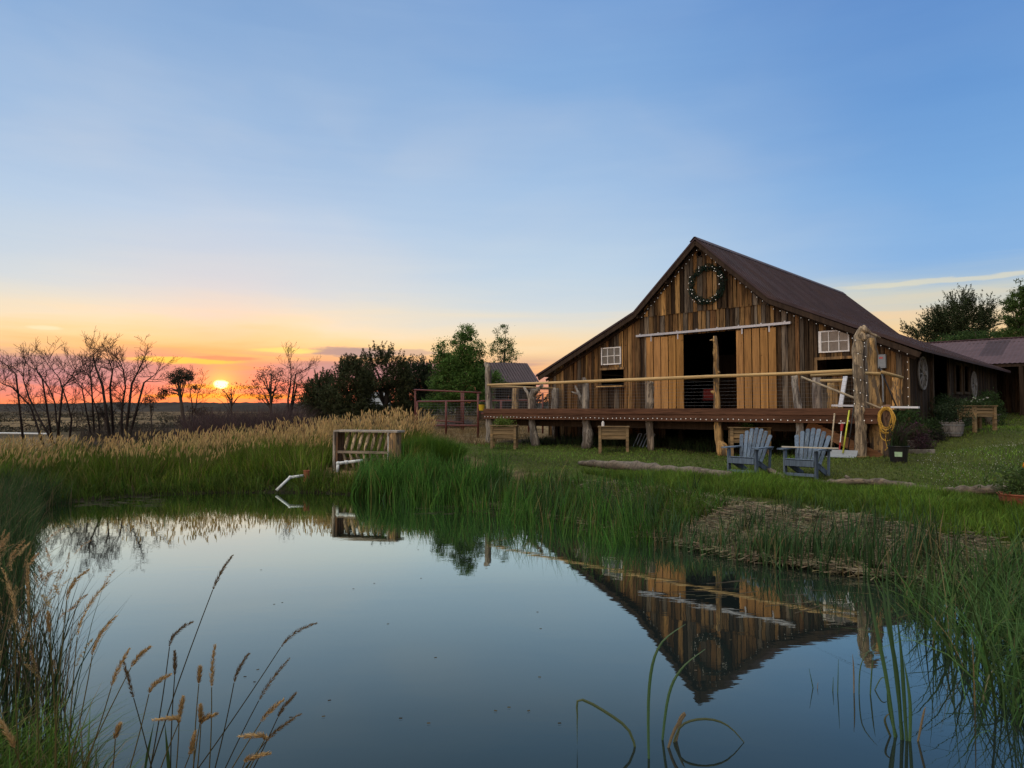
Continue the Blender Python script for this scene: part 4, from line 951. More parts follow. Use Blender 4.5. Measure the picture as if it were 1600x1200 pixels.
n = 10500; r = scatter(MEAD, n, 0, has_heads); k = (vnoise(r[:, 0], r[:, 1], .7, 63) > .25) & (rng.uniform(size=n) > .5 * sstep(-8, -11, r[:, 0])); r = r[k]; n = len(r); lean = clump_lean(r, .8, .25, .10, (.08, 0)); pt = vnoise(r[:, 0], r[:, 1], 2.1, 61)
h = rng.uniform(.5, 1.15, n) * (.62 + .6 * pt) * (1 + .12 * sstep(-7.5, -5.5, r[:, 0])) * (1 - .18 * sstep(-9, -13, r[:, 0])); c0 = rcol(n, (.07, .09, .025), .3); ch = rcol(n, (.50, .365, .170), .35, .06)
m2 = blades(r, h, .006, lean, c0, ch * .7, segs=2)
hd = heads(stalk_tips(r, h * .93, lean), rng.uniform(.10, .24, n), .028, ch, lean * 1.6 + rng.normal(size=(n, 2)) * .15)
tag(np_mesh('meadow_grass', M_GRASS, [m1, m2]), 'tall green grass round the far bank of the pond', 'grass', None, 'stuff')
tag(np_mesh('meadow_seed_heads', M_STRAW, hd), 'golden seed heads above the tall grass on the far bank', 'grass', None, 'stuff')
# dense mound right of the bench
n = 9000; a = rng.uniform(0, 6.283, n); q = np.sqrt(rng.uniform(0, 1, n)); x = -2.55 + 1.05 * q * np.cos(a); y = 20.7 + .8 * q * np.sin(a)
r = np.c_[x, y, ground(x, y)]; h = rng.uniform(.65, 1.0, n) * (1 - .45 * q * q); c = rcol(n, (.060, .130, .016), .4, .12)
tag(np_mesh('grass_mound', M_GRASS, [blades(r, h, .014, np.c_[np.cos(a), np.sin(a)] * (q * .55)[:, None] + wind(n, .2, (0, 0)), c * .7, c * 1.2)]), 'rounded green grass mound right of the log bench', 'grass', None, 'stuff')
# 4. low grass overhanging the water along the far bank, and bright reeds right of the bench
def shore_pts(n, i0, i1, lo, hi):
    P = np.array(POND); seg = list(range(i0, i1)); L = [np.linalg.norm(P[(i + 1) % len(P)] - P[i]) for i in seg]; s = rng.choice(len(seg), n, p=np.array(L) / sum(L)); t = rng.uniform(0, 1, n)
    A = P[[seg[k] for k in s]]; Bq = P[[(seg[k] + 1) % len(P) for k in s]]; e = Bq - A; nr = np.stack([e[:, 1], -e[:, 0]], 1) / np.linalg.norm(e, axis=1)[:, None]
    q = A + e * t[:, None] + nr * rng.uniform(lo, hi, n)[:, None]
    return np.c_[q, np.maximum(ground(q[:, 0], q[:, 1]), -.35)]
n = 15000; r = shore_pts(n, 9, 20, -.12, 1.7); pt = vnoise(r[:, 0], r[:, 1], .6, 71); h = rng.uniform(.15, .5, n) * (.5 + pt); c = rcol(n, (.075, .125, .020), .6, .18)
h = np.where((np.abs(r[:, 0] + 6.2) < .5) & (r[:, 1] < 18.6), h * .35, h)
tag(np_mesh('bank_grass', M_GRASS, [blades(r, h, rng.uniform(.010, .028, n), clump_lean(r, .35, .6, .35, (0, -.2)), c * .7, c * 1.1)]), 'low grass overhanging the water along the far bank', 'grass', None, 'stuff')
def green_reeds(name, r, h, label, wd=(.014, .036), ln=.4):
    n = len(r); c = rcol(n, (.058, .150, .026), .65, .15); c = np.where((rng.uniform(size=n) < .06)[:, None], rcol(n, (.16, .15, .05), .3), c)
    tag(np_mesh(name, M_GRASS, [blades(r, h, rng.uniform(*wd, n), clump_lean(r, .45, ln, .16), c * .7 * (.6 + .8 * vnoise(r[:, 0], r[:, 1], .4, 83)[:, None]), c * 1.25, segs=4)]), label, 'reeds', None, 'stuff')
r = shore_pts(5600, 12, 15, -.2, 1.6); r = r[clear_bench(r[:, 0], r[:, 1]) & (r[:, 0] > -4.1)]
green_reeds('bright_reeds', r, rng.uniform(.4, .95, len(r)) * (.65 + .7 * vnoise(r[:, 0], r[:, 1], .35, 82)), 'bright green reeds along the shore right of the bench')
cen = shore_pts(66, 9, 13, -1.15, .25); q = np.repeat(cen, 24, 0); q = q + np.c_[rng.normal(size=(len(q), 2)) * .11, np.zeros(len(q))]; q[:, 2] = np.maximum(ground(q[:, 0], q[:, 1]), -.3)
green_reeds('standing_reeds', q, rng.uniform(.55, 1.2, len(q)) * np.repeat(rng.uniform(.6, 1.1, len(cen)), 24), 'tall thin reeds standing in the shallows right of the bench', (.010, .026), .25)
r = shore_pts(5200, 9, 13, 0, 1.9); green_reeds('shore_grass', r, rng.uniform(.12, .42, len(r)), 'short green grass on the shore behind the standing reeds', (.010, .024), .5)
# 5. straw mat of flattened reeds on the right shore
n = 24000; r = shore_pts(n, 6, 12, -.02, 2.0); r = r[(vnoise(r[:, 0], r[:, 1], .7, 91) > .2)]; n = len(r); r[:, 2] = np.maximum(r[:, 2], .0) + rng.uniform(.005, .06, n)
a = rng.normal(.1, .9, n); L = rng.uniform(.12, .6, n); c = rcol(n, (.17, .15, .10), .8, .12)
d = np.stack([np.cos(a), np.sin(a)], 1) * L[:, None] * .5; q = np.stack([-np.sin(a), np.cos(a)], 1) * .0065; dz = rng.normal(size=n) * .035
V = np.stack([np.c_[r[:, :2] - d - q, r[:, 2] - dz], np.c_[r[:, :2] + d - q * .4, r[:, 2] + dz], np.c_[r[:, :2] + d + q * .4, r[:, 2] + dz + .006], np.c_[r[:, :2] - d + q, r[:, 2] - dz + .006]], 1)
tag(np_mesh('straw_mat', M_STRAW, [(V.reshape(-1, 3), np.arange(n * 4).reshape(n, 4), np.repeat(c, 4, 0))]), 'mat of flattened dry reeds on the right shore', 'dead reeds', None, 'stuff')
n = 3200; r = shore_pts(n, 6, 12, .05, 2.5); c = rcol(n, (.06, .105, .03), .6, .15)
tag(np_mesh('sprouting_grass', M_GRASS, [blades(r, rng.uniform(.06, .26, n), rng.uniform(.008, .018, n), wind(n, .35, (.05, 0)), c * .5, c * 1.2)]), 'short green shoots growing through the straw on the right shore', 'grass', None, 'stuff')
# reeds standing in and around it, in loose clusters
def reed_clump_pts(centres, per, spread): 
    q = np.repeat(centres, per, 0); q = q + np.c_[rng.normal(size=(len(q), 2)) * spread, np.zeros(len(q))]; q[:, 2] = np.maximum(ground(q[:, 0], q[:, 1]), -.3); return q
parts = []
cen = np.concatenate([shore_pts(40, 9, 13, -.15, .7), shore_pts(34, 7, 10, -.2, .8), shore_pts(30, 5, 8, -.3, 1.2), shore_pts(10, 7, 11, .8, 2), shore_pts(46, 7, 14, -.18, .1)])
r = reed_clump_pts(cen, 22, .14); n = len(r); h = rng.uniform(.35, .95, n) * np.repeat(rng.uniform(.55, 1.1, len(cen)), 22); h[40 * 22:74 * 22] *= .55; h[104 * 22:] *= .6
c = rcol(n, (.046, .095, .036), .65, .15); c = np.where((rng.uniform(size=n) < .08)[:, None], rcol(n, (.2, .16, .08), .3), c)
parts.append(blades(r, h + .1, rng.uniform(.012, .030, n), wind(n, .2, (.06, 0)), c * .7, c * 1.2))
tag(np_mesh('shore_reeds', M_GRASS, parts), 'dark green reeds standing in loose clusters along the right shore', 'reeds', None, 'stuff')
# 6. right foreground reed bed
RB = [(3.15, 4.5), (3.6, 4.1), (4.8, 4.6), (6.2, 6.6), (6.0, 8.4), (4.9, 8.7), (4.3, 7.6), (3.9, 6.2)]
r = scatter(RB, 230); cen = r; r = reed_clump_pts(cen, 8, .07); n = len(r); L = rng.uniform(.6, 1.45, n) * (1 - .35 * sstep(6.0, 8.0, r[:, 1])); c = rcol(n, (.058, .118, .034), .65, .15); c = np.where((rng.uniform(size=n) < .07)[:, None], rcol(n, (.20, .16, .08), .3), c)
tag(np_mesh('reed_bed', M_GRASS, [blades(r, L, np.where(rng.uniform(size=n) < .15, .036, rng.uniform(.010, .024, n)), wind(n, .42, (-.02, -.03)), c * .7, c * 1.25, segs=5, curl=1.4)]), 'thick reeds in the water at the lower right corner', 'reeds', None, 'stuff')
# 7. left bank reeds and dead stalks
n = 9000; r = shore_pts(n, 19, 23, -.35, 1.8); h = rng.uniform(.4, 1.0, n); c = rcol(n, (.042, .080, .026), .45, .15); c = np.where((rng.uniform(size=n) < .12)[:, None], rcol(n, (.18, .14, .08), .3), c)
tag(np_mesh('left_reeds', M_GRASS, [blades(r, h, .016, wind(n, .3, (.08, 0)), c * .7, c * 1.2)]), 'dark reeds and grass along the left bank', 'reeds', None, 'stuff')
LF = [(-4.6, 6.2), (-3.9, 6.0), (-3.0, 4.6), (-2.55, 4.0), (-3.2, 3.6), (-4.6, 4.8)]
r = scatter(LF, 700); r[:, 2] = np.maximum(r[:, 2], -.3); n = len(r); h = rng.uniform(.5, 1.35, n); c = rcol(n, (.030, .050, .020), .4, .2); dry = rng.uniform(size=n) < .25; c = np.where(dry[:, None], rcol(n, (.12, .085, .05), .3), c); lean = wind(n, .2, (.05, 0))
m1 = blades(r, h, rng.uniform(.006, .016, n), lean, c * .7, c * 1.2, segs=4)
k = rng.uniform(size=n) < .16; ch = rcol(int(k.sum()), (.36, .25, .125), .3)
m_ = int(k.sum()); tp = stalk_tips(r[k], h[k] * .95, lean[k]); dl_ = np.c_[lean[k] * 2 + rng.normal(size=(m_, 2)) * .25, np.ones(m_)]; dl_ /= np.linalg.norm(dl_, axis=1)[:, None]
per = 110; tt = np.tile(np.linspace(0, 1, per), m_)[:, None]; Lh = np.repeat(rng.uniform(.10, .20, m_), per)[:, None]
P_ = np.repeat(tp, per, 0) + np.repeat(dl_, per, 0) * tt * Lh + np.repeat(np.c_[lean[k], -np.full(m_, .25)], per, 0) * (tt ** 2) * Lh * .6 + rng.normal(size=(m_ * per, 3)) * .0065 * np.sin(np.pi * np.clip(tt * .85 + .12, 0, 1))
hd = [leaves(P_, rng.uniform(.005, .011, m_ * per), np.repeat(ch, per, 0) * rng.uniform(.6, 1.3, (m_ * per, 1)), .45, .8)]
tag(np_mesh('waterside_stalks', M_GRASS, [m1]), 'dark stalks and blades standing in the water at the left edge', 'reeds', None, 'stuff')
tag(np_mesh('waterside_seed_heads', M_STRAW, hd), 'tan seed heads on the stalks at the left edge', 'grass', None, 'stuff')
NB = [(-3.3, 3.6), (-2.6, 3.9), (-1.9, 3.45), (-1.5, 2.6), (-3.2, 2.4)]
r = scatter(NB, 4200); n = len(r); e = sstep(-1.4, -2.6, r[:, 0]); h = rng.uniform(.18, .62, n) * (.45 + .75 * e); c = rcol(n, (.075, .140, .022), .45, .15); c = np.where((rng.uniform(size=n) < .12)[:, None], rcol(n, (.24, .18, .09), .3), c)
tag(np_mesh('near_bank_grass', M_GRASS, [blades(r, h, rng.uniform(.006, .014, n), wind(n, .45, (.15, .05)), c * .7, c * 1.15, segs=5, curl=1.2)]), 'green arching grass on the near bank at the lower left corner', 'grass', None, 'stuff')
# 8. dry field grass beyond the corral, weeds below the deck
DRY = [(-8, 26), (-1, 25.5), (0.5, 29), (1.5, 36), (0, 52), (-20, 52), (-16, 34), (-14, 27)]
n = 34000; r = scatter(DRY, n, -.01); h = rng.uniform(.08, .30, n) * (.4 + 1.1 * vnoise(r[:, 0], r[:, 1], 1.9, 17)); c = rcol(n, (.20, .145, .072), .4, .08)
tag(np_mesh('dry_grass', M_STRAW, [blades(r, h, .02, wind(n, .5, (.05, 0)), c * .6, c * 1.1, segs=2)]), 'dry tan grass in the field beyond the pond', 'grass', None, 'stuff')
q = rng.uniform([-19.5 + .6, .7], [-6.3, 4.6], (7000, 2)); x = U.x * q[:, 0] + N.x * (N0 + q[:, 1]); y = U.y * q[:, 0] + N.y * (N0 + q[:, 1]); k = vnoise(x, y, 1.0, 19) > .42; x, y = x[k], y[k]
r = np.c_[x, y, ground(x, y)]; n = len(r); c = rcol(n, (.035, .060, .022), .4, .15)
tag(np_mesh('weeds', M_GRASS, [blades(r, rng.uniform(.12, .5, n), .022, wind(n, .4, (0, 0)), c * .7, c)]), 'shady weeds growing under the deck', 'weeds', None, 'stuff')
# clover flowers on the right lawn
CL = [tuple(onz(*p).xy) for p in ((1430, 720, 1.0), (1600, 690, 1.3), (1640, 745, 1.0), (1450, 760, .85))]
r = scatter(CL, 620, .07); n = len(r)
tag(np_mesh('clover_flowers', M_STRAW, [leaves(r, rng.uniform(.007, .014, n), rcol(n, (.50, .50, .46), .2), 1.0)]), 'tiny white clover flowers in the right lawn', 'flowers', None, 'stuff')
# 9. brush: tangled dead twigs
def twigs(name, poly, n, hl, w, colr, label, spread=.8, z0=0.0):
    r = scatter(poly, n, -.02 + z0); n = len(r); c = rcol(n, colr, .4, .1)
    tag(np_mesh(name, M_STRAW, [blades(r, rng.uniform(hl[0], hl[1], n), w, wind(n, spread, (0, 0)), c, c * 1.1, segs=4, curl=.6)]), label, 'brush', None, 'stuff')
def pxpoly(L): return [tuple(at(px, 640, Y).xy) for px, Y in L]
twigs('dead_thicket', pxpoly([(285, 31), (470, 30), (482, 38), (300, 40)]), 9000, (.7, 2.1), .022, (.060, .042, .042), 'purplish brown thicket of bare twigs beyond the tall grass', .45)
twigs('dead_thicket', pxpoly([(120, 31), (285, 31), (300, 42), (130, 42)]), 3600, (.3, 1.3), .022, (.045, .038, .034), 'low thin scrub round the feet of the bare trees', .6)
twigs('brush_pile', pxpoly([(105, 26.5), (185, 26.5), (180, 28.5), (112, 28.5)]), 1500, (.3, .85), .03, (.075, .062, .055), 'heap of cut grey branches behind the grass on the left', 1.6)
twigs('brush_pile', pxpoly([(690, 38), (735, 38), (735, 41), (700, 41)]), 700, (.3, .9), .03, (.16, .14, .13), 'heap of pale branches behind the red pipe corral', 1.6)
twigs('brush_pile', pxpoly([(440, 33), (495, 33), (490, 36), (450, 36)]), 900, (.3, .95), .03, (.07, .055, .05), 'heap of dark branches left of the junipers', 1.4)
# far sagebrush
n = 900; yy = 55 * (6.5 ** rng.uniform(0, 1, n)); xx = rng.uniform(-1.0, .05, n) * yy; k = vnoise(xx, yy, 30, 7) > .35; xx, yy = xx[k], yy[k]; n = len(xx)
cen = np.c_[xx, yy, ground(xx, yy)]; per = 40; sc = rng.uniform(.5, 1.4, n); P = np.repeat(cen, per, 0) + np.abs(rng.normal(size=(n * per, 3))) * np.array([1, 1, .55]) * np.repeat(sc, per)[:, None] * np.sign(rng.uniform(-1, 1, (n * per, 3)) * np.array([1, 1, 0]) + np.array([0, 0, 1])) * .6
tag(np_mesh('sagebrush', M_LEAF, [leaves(P, np.repeat(sc, per) * .22, rcol(n * per, (.045, .042, .028), .4))]), 'dark sagebrush dotted over the far field', 'sagebrush', None, 'stuff')
# floating bits
r = np.concatenate([np.c_[onz(px, py, 0).xy] .T for px, py in [(rng.uniform(90, 250), rng.uniform(774, 792)) for _ in range(70)] + [(rng.uniform(650, 880), rng.uniform(790, 806)) for _ in range(40)] + [(rng.uniform(350, 1200), rng.uniform(850, 1150)) for _ in range(34)] + [(rng.uniform(1040, 1300), rng.uniform(905, 960)) for _ in range(16)]])
n = len(r); r = np.c_[r, np.full(n, .006)]; a = rng.normal(0, .35, n); L = np.where(np.arange(n) < 110, rng.uniform(.05, .3, n), np.where(np.arange(n) < 144, .012, rng.uniform(.04, .3, n))); d = np.c_[np.cos(a), np.sin(a)] * L[:, None]; q = np.c_[-np.sin(a), np.cos(a)] * .006
V = np.stack([np.c_[r[:, :2] - d - q, r[:, 2]], np.c_[r[:, :2] + d - q, r[:, 2]], np.c_[r[:, :2] + d + q, r[:, 2] + .004], np.c_[r[:, :2] - d + q, r[:, 2] + .004]], 1)
tag(np_mesh('floating_debris', M_STRAW, [(V.reshape(-1, 3), np.arange(n * 4).reshape(n, 4), np.repeat(rcol(n, (.05, .045, .03), .5), 4, 0))]), 'bits of reed floating on the pond', 'debris', None, 'stuff')

# ================================================================ OBJECTS
W_PLANT = wood_mat('planter cedar boards', (.215, .16, .092), .8, 'X', attr=False, knots=.5)
W_CHAIR = wood_mat('blue grey painted chair slats', (1, 1, 1), .75, 'Z', attr=True, knots=.3)
W_DRIFT = wood_mat('grey driftwood log', (1, 1, 1), .9, 'X', scale=10)
M_PVC = plain_mat('white plastic pipe', (.52, .56, .58), .35, var=.12)
M_PIPE = plain_mat('rusty red painted pipe', (.12, .038, .034), .55, var=.35, dirt=(.07, .035, .025))
M_TERRA = plain_mat('terracotta', (.25, .085, .045), .8)
M_HOSE = plain_mat('yellow rubber hose', (.50, .30, .045), .45, var=.15)
M_SOIL = plain_mat('potting soil', (.03, .022, .016), 1)
M_STONE = plain_mat('pale concrete', (.19, .183, .17), .9, var=.4, scale=9)
def plant_leaves(parent, pts, size, colr, name='foliage', n_each=30, spread=.1, asp=.5):
    if name == 'flowers':
        for p_ in pts: plant_leaves(parent, [p_], size, colr, 'flower', n_each, spread, asp)
        return
    P = np.repeat(np.array(pts, float), n_each, 0); P = P + rng.normal(size=P.shape) * spread * np.array([1, 1, .7])
    return np_mesh(name, M_LEAF, [leaves(P, size * rng.uniform(.6, 1.3, len(P)), rcol(len(P), colr, .35, .12), asp, .5)], parent)
# ---- raised planter boxes
def planter(px, py, w, d, h, rz, label, plank_low=.33, y0=None):
    p = ongr(px, py); o = empty('planter_box', p, rz, label, 'planter', 'raised wooden planters'); 
    for x in (-w / 2 + .04, w / 2 - .04):
        for y in (-d / 2 + .04, d / 2 - .04):
            MB().box(x - .045, x + .045, y - .045, y + .045, -.06, h).build('leg', W_PLANT, o, bevel=.004)
    n = 3; hh = (h - .03 - plank_low) / n
    for k in range(n):
        z0 = plank_low + hh * k + .010; z1 = plank_low + hh * (k + 1) - .010; t = .03 + .004 * (k % 2)
        mb = MB(); mb.box(-w / 2 + .086, w / 2 - .086, -d / 2 + .04 - t / 2, -d / 2 + .04 + t / 2, z0, z1); MB
        mb.build('front_plank', W_PLANT, o, bevel=.003)
        MB().box(-w / 2 + .086, w / 2 - .086, d / 2 - .04 - t / 2, d / 2 - .04 + t / 2, z0, z1).build('back_plank', W_PLANT, o)
        for x in (-w / 2 + .04, w / 2 - .04): MB().box(x - t / 2, x + t / 2, -d / 2 + .086, d / 2 - .086, z0, z1).build('side_plank', W_PLANT, o)
    mb = MB(); mb.box(-w / 2 - .03, w / 2 + .03, -d / 2 - .03, -d / 2 + .06, h + .001, h + .028); mb.box(-w / 2 - .03, w / 2 + .03, d / 2 - .06, d / 2 + .03, h + .001, h + .028)
    mb.box(-w / 2 - .03, -w / 2 + .06, -d / 2 + .06, d / 2 - .06, h + .001, h + .027); mb.box(w / 2 - .06, w / 2 + .03, -d / 2 + .06, d / 2 - .06, h + .001, h + .027); mb.build('top_rim', W_PLANT, o)
    MB().box(-w / 2 + .09, w / 2 - .09, -d / 2 + .09, d / 2 - .09, plank_low, h - .05).build('soil', M_SOIL, o)
    return o
def potted(o, w, d, h, colr, label, cat, hz=.16, n=22, flower=None, name='potted_plant', size=.035):
    p = empty(name, Vector(o.location) + Vector((0, 0, h)), 0, label, cat)
    pts = [(random.uniform(-w, w), random.uniform(-d, d), random.uniform(0.02, hz)) for _ in range(n)]
    plant_leaves(p, pts, size, colr)
    if flower:
        q = [(random.uniform(-w, w), random.uniform(-d, d), hz * random.uniform(.7, 1.35)) for _ in range(16)]; plant_leaves(p, q, .022, flower, 'flowers', 5, .012, 1.0)
    return p
pl1 = planter(788, 701, .92, .6, .82, BA + .62, 'cedar planter under the far left corner of the deck, with a leafy plant', .36)
potted(pl1, .22, .15, .80, (.10, .15, .03), 'yellow green leafy plant in the planter at the left end of the deck', 'plant', .26, 26, size=.05)
pl2 = planter(959, 706, .95, .62, .80, BA + .6, 'cedar planter with a bare top, between two grey deck posts', .40)
mb = MB(); MB().lathe([(0, 0), (.05, 0), (.05, .10), (.02, .11), (.02, .14), (0, .14)], 12)
cup = empty('white_jar', Vector(pl2.location) + Vector((-.36, -.1, .83)), 0, 'small white jar on the left corner of the bare planter', 'jar')
MB().lathe([(0, 0), (.045, 0), (.045, .12), (0, .12)], 14).build('body', M_WHITE, cup); MB().lathe([(0, .121), (.03, .121), (.03, .16), (0, .16)], 12).build('lid', M_WHITE, cup)
pl3 = planter(1171, 711, 1.12, .6, .80, BA + .55, 'cedar planter with pale flowers standing behind the left blue chair', .36)
potted(pl3, .26, .16, .79, (.05, .10, .025), 'green plant with small pale yellow flowers in the planter behind the left chair', 'plant', .24, 30, (.5, .45, .16), size=.04)
pl4 = planter(1527, 672, .85, .6, .74, BA + 1.0, 'cedar planter on the lawn beside the barn wall, right of the whitewashed barrel', .40)
potted(pl4, .3, .18, .74, (.035, .065, .025), 'green plant with white blooms in the planter beside the barn wall', 'plant', .22, 24, (.45, .45, .42), size=.045)

# ---- garden chairs
def garden_chair(loc, rz, label, seed):
    o = empty('adirondack_chair', loc, rz, label, 'chair', 'blue slatted garden chairs'); r_ = random.Random(seed)
    def c(): k = r_.uniform(.75, 1.15); return (.115 * k, .165 * k, .235 * k)
    for s in (-1, 1):
        MB().box(s * .31 - .019, s * .31 + .019, -.36, -.24, 0, .56, c()).build('front_leg', W_CHAIR, o, bevel=.004)
        MB().bar((s * .27, -.34, .34), (s * .27, .52, .02), .035, .12, c()).build('side_rail', W_CHAIR, o, bevel=.004)
        MB().bar((s * .315, .33, -.01), (s * .315, .40, .56), .035, .07, c(), up=(0, 1, 0)).build('rear_leg', W_CHAIR, o)
        mb = MB(); q = [(s * .27, -.46), (s * .42, -.44), (s * .42, -.20), (s * .38, .44), (s * .30, .44), (s * .27, -.2)]
        vs = [(x, y, .575 + .05 * (y < 0) * 0) for x, y in q] + [(x, y, .60) for x, y in q]; m = len(q)
        mb.add(vs, [tuple(range(m)), tuple(range(2 * m - 1, m - 1, -1))] + [(i, (i + 1) % m, m + (i + 1) % m, m + i) for i in range(m)], c())
        mb.build('armrest', W_CHAIR, o, bevel=.004)
    for k in range(5):
        t = k / 4; MB().bar((-.30, -.33 + .40 * t + .03, .375 - .15 * t), (.30, -.33 + .40 * t + .03, .375 - .15 * t), .085, .02, c(), up=(0, .37, 1)).build('seat_slat', W_CHAIR, o, bevel=.003)
    MB().box(-.288, .288, -.385, -.362, .25, .365, c()).build('front_apron', W_CHAIR, o); MB().box(-.288, .288, -.352, -.33, .05, .11, c()).build('stretcher', W_CHAIR, o)
    n = 7
    for k in range(n):
        f = (k - 3) / 3; x0 = f * .215; x1 = f * .33; H = .98 - .15 * f * f
        yb, yt = .08, .08 + .36 * H / 1.0; p0 = Vector((x0, yb, .20)); p1 = Vector((x1, yt, H))
        mb = MB(); mb.bar(p0, p1, .060, .018, c(), up=(0, -1, .35), w2=.088); d = (p1 - p0).normalized(); mb.bar(p1, p1 + d * .025, .088, .0179, c(), up=(0, -1, .35), w2=.05)
        mb.build('back_slat', W_CHAIR, o)
    MB().box(-.36, .36, .40, .435, .53, .575, c()).build('back_brace', W_CHAIR, o); MB().box(-.25, .25, .125, .15, .22, .29, c()).build('lower_brace', W_CHAIR, o)
    return o
c1 = ongr(1170, 741); c2 = ongr(1260, 746)
for c in (c1, c2): c.z = gz(c.x, c.y)
ch1 = garden_chair(c1, math.radians(-44), 'blue grey slatted garden chair in front of the flower planter, nothing on its arms', 3)
ch2 = garden_chair(c2, math.radians(-44), 'blue grey slatted garden chair with a pale board lying across its arms', 4)
pb = empty('loose_board', c2 + Vector((.03, -.05, .615)), math.radians(-32), 'pale grey board lying across the arms of the right chair', 'board')
MB().bar((-.52, .04, .0), (.56, -.02, .0), .085, .022).build('board', wood_mat('bleached board', (.42, .40, .33), .4, 'X', attr=False), pb)
# ---- logs on the lawn
def lawn_log(pix, rad, label, seed, name='log', twigs_=()):
    P = [ongr(*p) for p in pix]; b = P[0]; o = empty(name, b, 0, label, 'log', 'grey logs edging the lawn'); pts = []; rr = []; r_ = random.Random(seed)
    for i in range(len(P) - 1):
        for k in range(5): 
            t = k / 5; p = P[i].lerp(P[i + 1], t); p.z = gz(p.x, p.y); ra = (rad[i] * (1 - t) + rad[i + 1] * t) * r_.uniform(.85, 1.15); pts.append(p - b + Vector((0, 0, ra * .95))); rr.append(ra)
    p = P[-1]; pts.append(p - b + Vector((0, 0, rad[-1] * .95))); rr.append(rad[-1])
    MB().tube(pts, rr, 9, (.14, .122, .10), .22, seed).build('trunk', W_DRIFT, o, smooth=True)
    for i, (a, d) in enumerate(twigs_):
        q = ongr(*a) - b; MB().tube([q, q + Vector(d) * .5 + Vector((0, 0, .05)), q + Vector(d)], [.05, .04, .025], 7, (.15, .135, .115), .2, seed + i).build('branch_stub', W_DRIFT, o, smooth=True)
lawn_log([(905, 727), (940, 731), (1000, 738), (1060, 744), (1142, 751)], [.06, .11, .13, .115, .09], 'long straight grey log left of the chairs', 3)
lawn_log([(1199, 737), (1210, 744), (1224, 754), (1250, 759), (1290, 759)], [.05, .06, .065, .06, .04], 'crooked thin grey branch between and below the two chairs', 5)
lawn_log([(1284, 758), (1320, 758), (1345, 757), (1400, 762), (1458, 770)], [.05, .065, .06, .075, .05], 'long wavy grey log right of the chairs, with a knobby stub', 7, twigs_=[((1328, 757), (-.08, .02, .16))])
lawn_log([(1458, 772), (1500, 774), (1540, 773), (1572, 773)], [.06, .075, .085, .08], 'short thick grey log beside the red flower tub', 9)
# ---- log bench on the bank
def log_bench():
    b = Vector((BENCH.x, BENCH.y, gz(BENCH.x, BENCH.y))); ztop = at(570, 675, 20).z - b.z; zmid = at(570, 706, 20).z - b.z
    o = empty('log_bench', b, math.radians(-16), 'rustic log bench with slanting spindles standing in the grass on the far bank', 'bench')
    c = lambda k=1: (.46 * k, .38 * k, .26 * k)
    mb = MB(); r_ = random.Random(8); n = 14; xs = [-.98 + 2.06 * i / n for i in range(n + 1)]; f = [-.24 + r_.uniform(-.025, .025) for _ in xs]; bk = [.25 + r_.uniform(-.02, .02) for _ in xs]
    for i in range(n):
        vs = [(xs[i], f[i], ztop), (xs[i + 1], f[i + 1], ztop), (xs[i + 1], bk[i + 1], ztop), (xs[i], bk[i], ztop)]; vs += [(x, y, z + .055) for x, y, z in vs]
        mb.add(vs, [(3, 2, 1, 0), (4, 5, 6, 7), (0, 1, 5, 4), (1, 2, 6, 5), (2, 3, 7, 6), (3, 0, 4, 7)], (.33, .31, .28))
    mb.build('top_slab', W_DRIFT, o)
    MB().box(-.9, .78, -.20, -.10, zmid - .04, zmid + .03, (.26, .22, .18)).build('middle_rail', W_DRIFT, o)
    MB().box(-.95, -.87, -.2, .22, -.1, ztop, (.20, .12, .07)).build('end_slab', W_LOG, o); mb = MB(); mb.bar((-.97, -.20, -.1), (-.97, -.2, ztop), .07, .08, (.4, .37, .33)); mb.build('edge_post', W_LOG, o)
    MB().box(.78, 1.0, -.22, .18, -.1, ztop - .001, (.36, .25, .13)).build('end_slab', W_LOG, o); MB().box(.76, .80, -.235, -.19, -.1, ztop - .002, (.45, .47, .47)).build('edge_post', W_LOG, o)
    for i in range(7):
        x = -.60 + i * .215; k = r_.uniform(.8, 1.25)
        MB().tube([(x - .06, -.15, zmid + .03), (x - .045, -.13, zmid + .12), (x + .0, -.08, zmid + .38), (x + .05, .0, ztop + .005)], [.022, .045, .052, .028], 8, c(k), .08, i).build('spindle', W_LOG, o, smooth=True)
        MB().tube([(x - .11, -.15, zmid - .03), (x - .06, -.12, zmid - .2), (x + .02, -.06, -.06)], [.025, .045, .04], 8, c(k * .85), .08, i + 20).build('lower_spindle', W_LOG, o, smooth=True)
    MB().box(-.86, .77, .16, .2, .28, .36, (.16, .12, .08)).build('back_rail', W_LOG, o)
log_bench()
# ---- white pipes on the bank
def pipe(pix_pts, r, label, name='drain_pipe', extra=()):
    b = pix_pts[-1]; o = empty(name, b, 0, label, 'pipe'); q = [p - b for p in pix_pts]
    for a, c in zip(q, q[1:]): MB().tube([a, c], r, 12).build('pipe_length', M_PVC, o, smooth=True)
    for p in q[1:-1]: MB().sphere(p, r * 1.35, 12, 8).build('elbow', M_PVC, o, smooth=True)
    for p in extra: MB().tube([p - b - Vector((.05, 0, 0)), p - b + Vector((.05, 0, 0))], r * 1.3, 12).build('coupling', M_PVC, o, smooth=True)
pipe([at(432, 766, 17.9), at(453, 746, 18.2), at(478, 742.5, 18.5)], .036, 'white drain pipe bending down into the pond')
pipe([at(567, 719.5, 19.1), at(541, 722.5, 19.0), at(528, 724, 18.9), at(527, 738, 18.85)], .042, 'white pipe with an elbow in front of the log bench', extra=[at(541, 722.5, 19.0)])
p = at(479, 738, 18.5); q = empty('rusty_can', (p.x, p.y, gz(p.x, p.y)), 0, 'small rusty orange can at the end of the drain pipe', 'can')
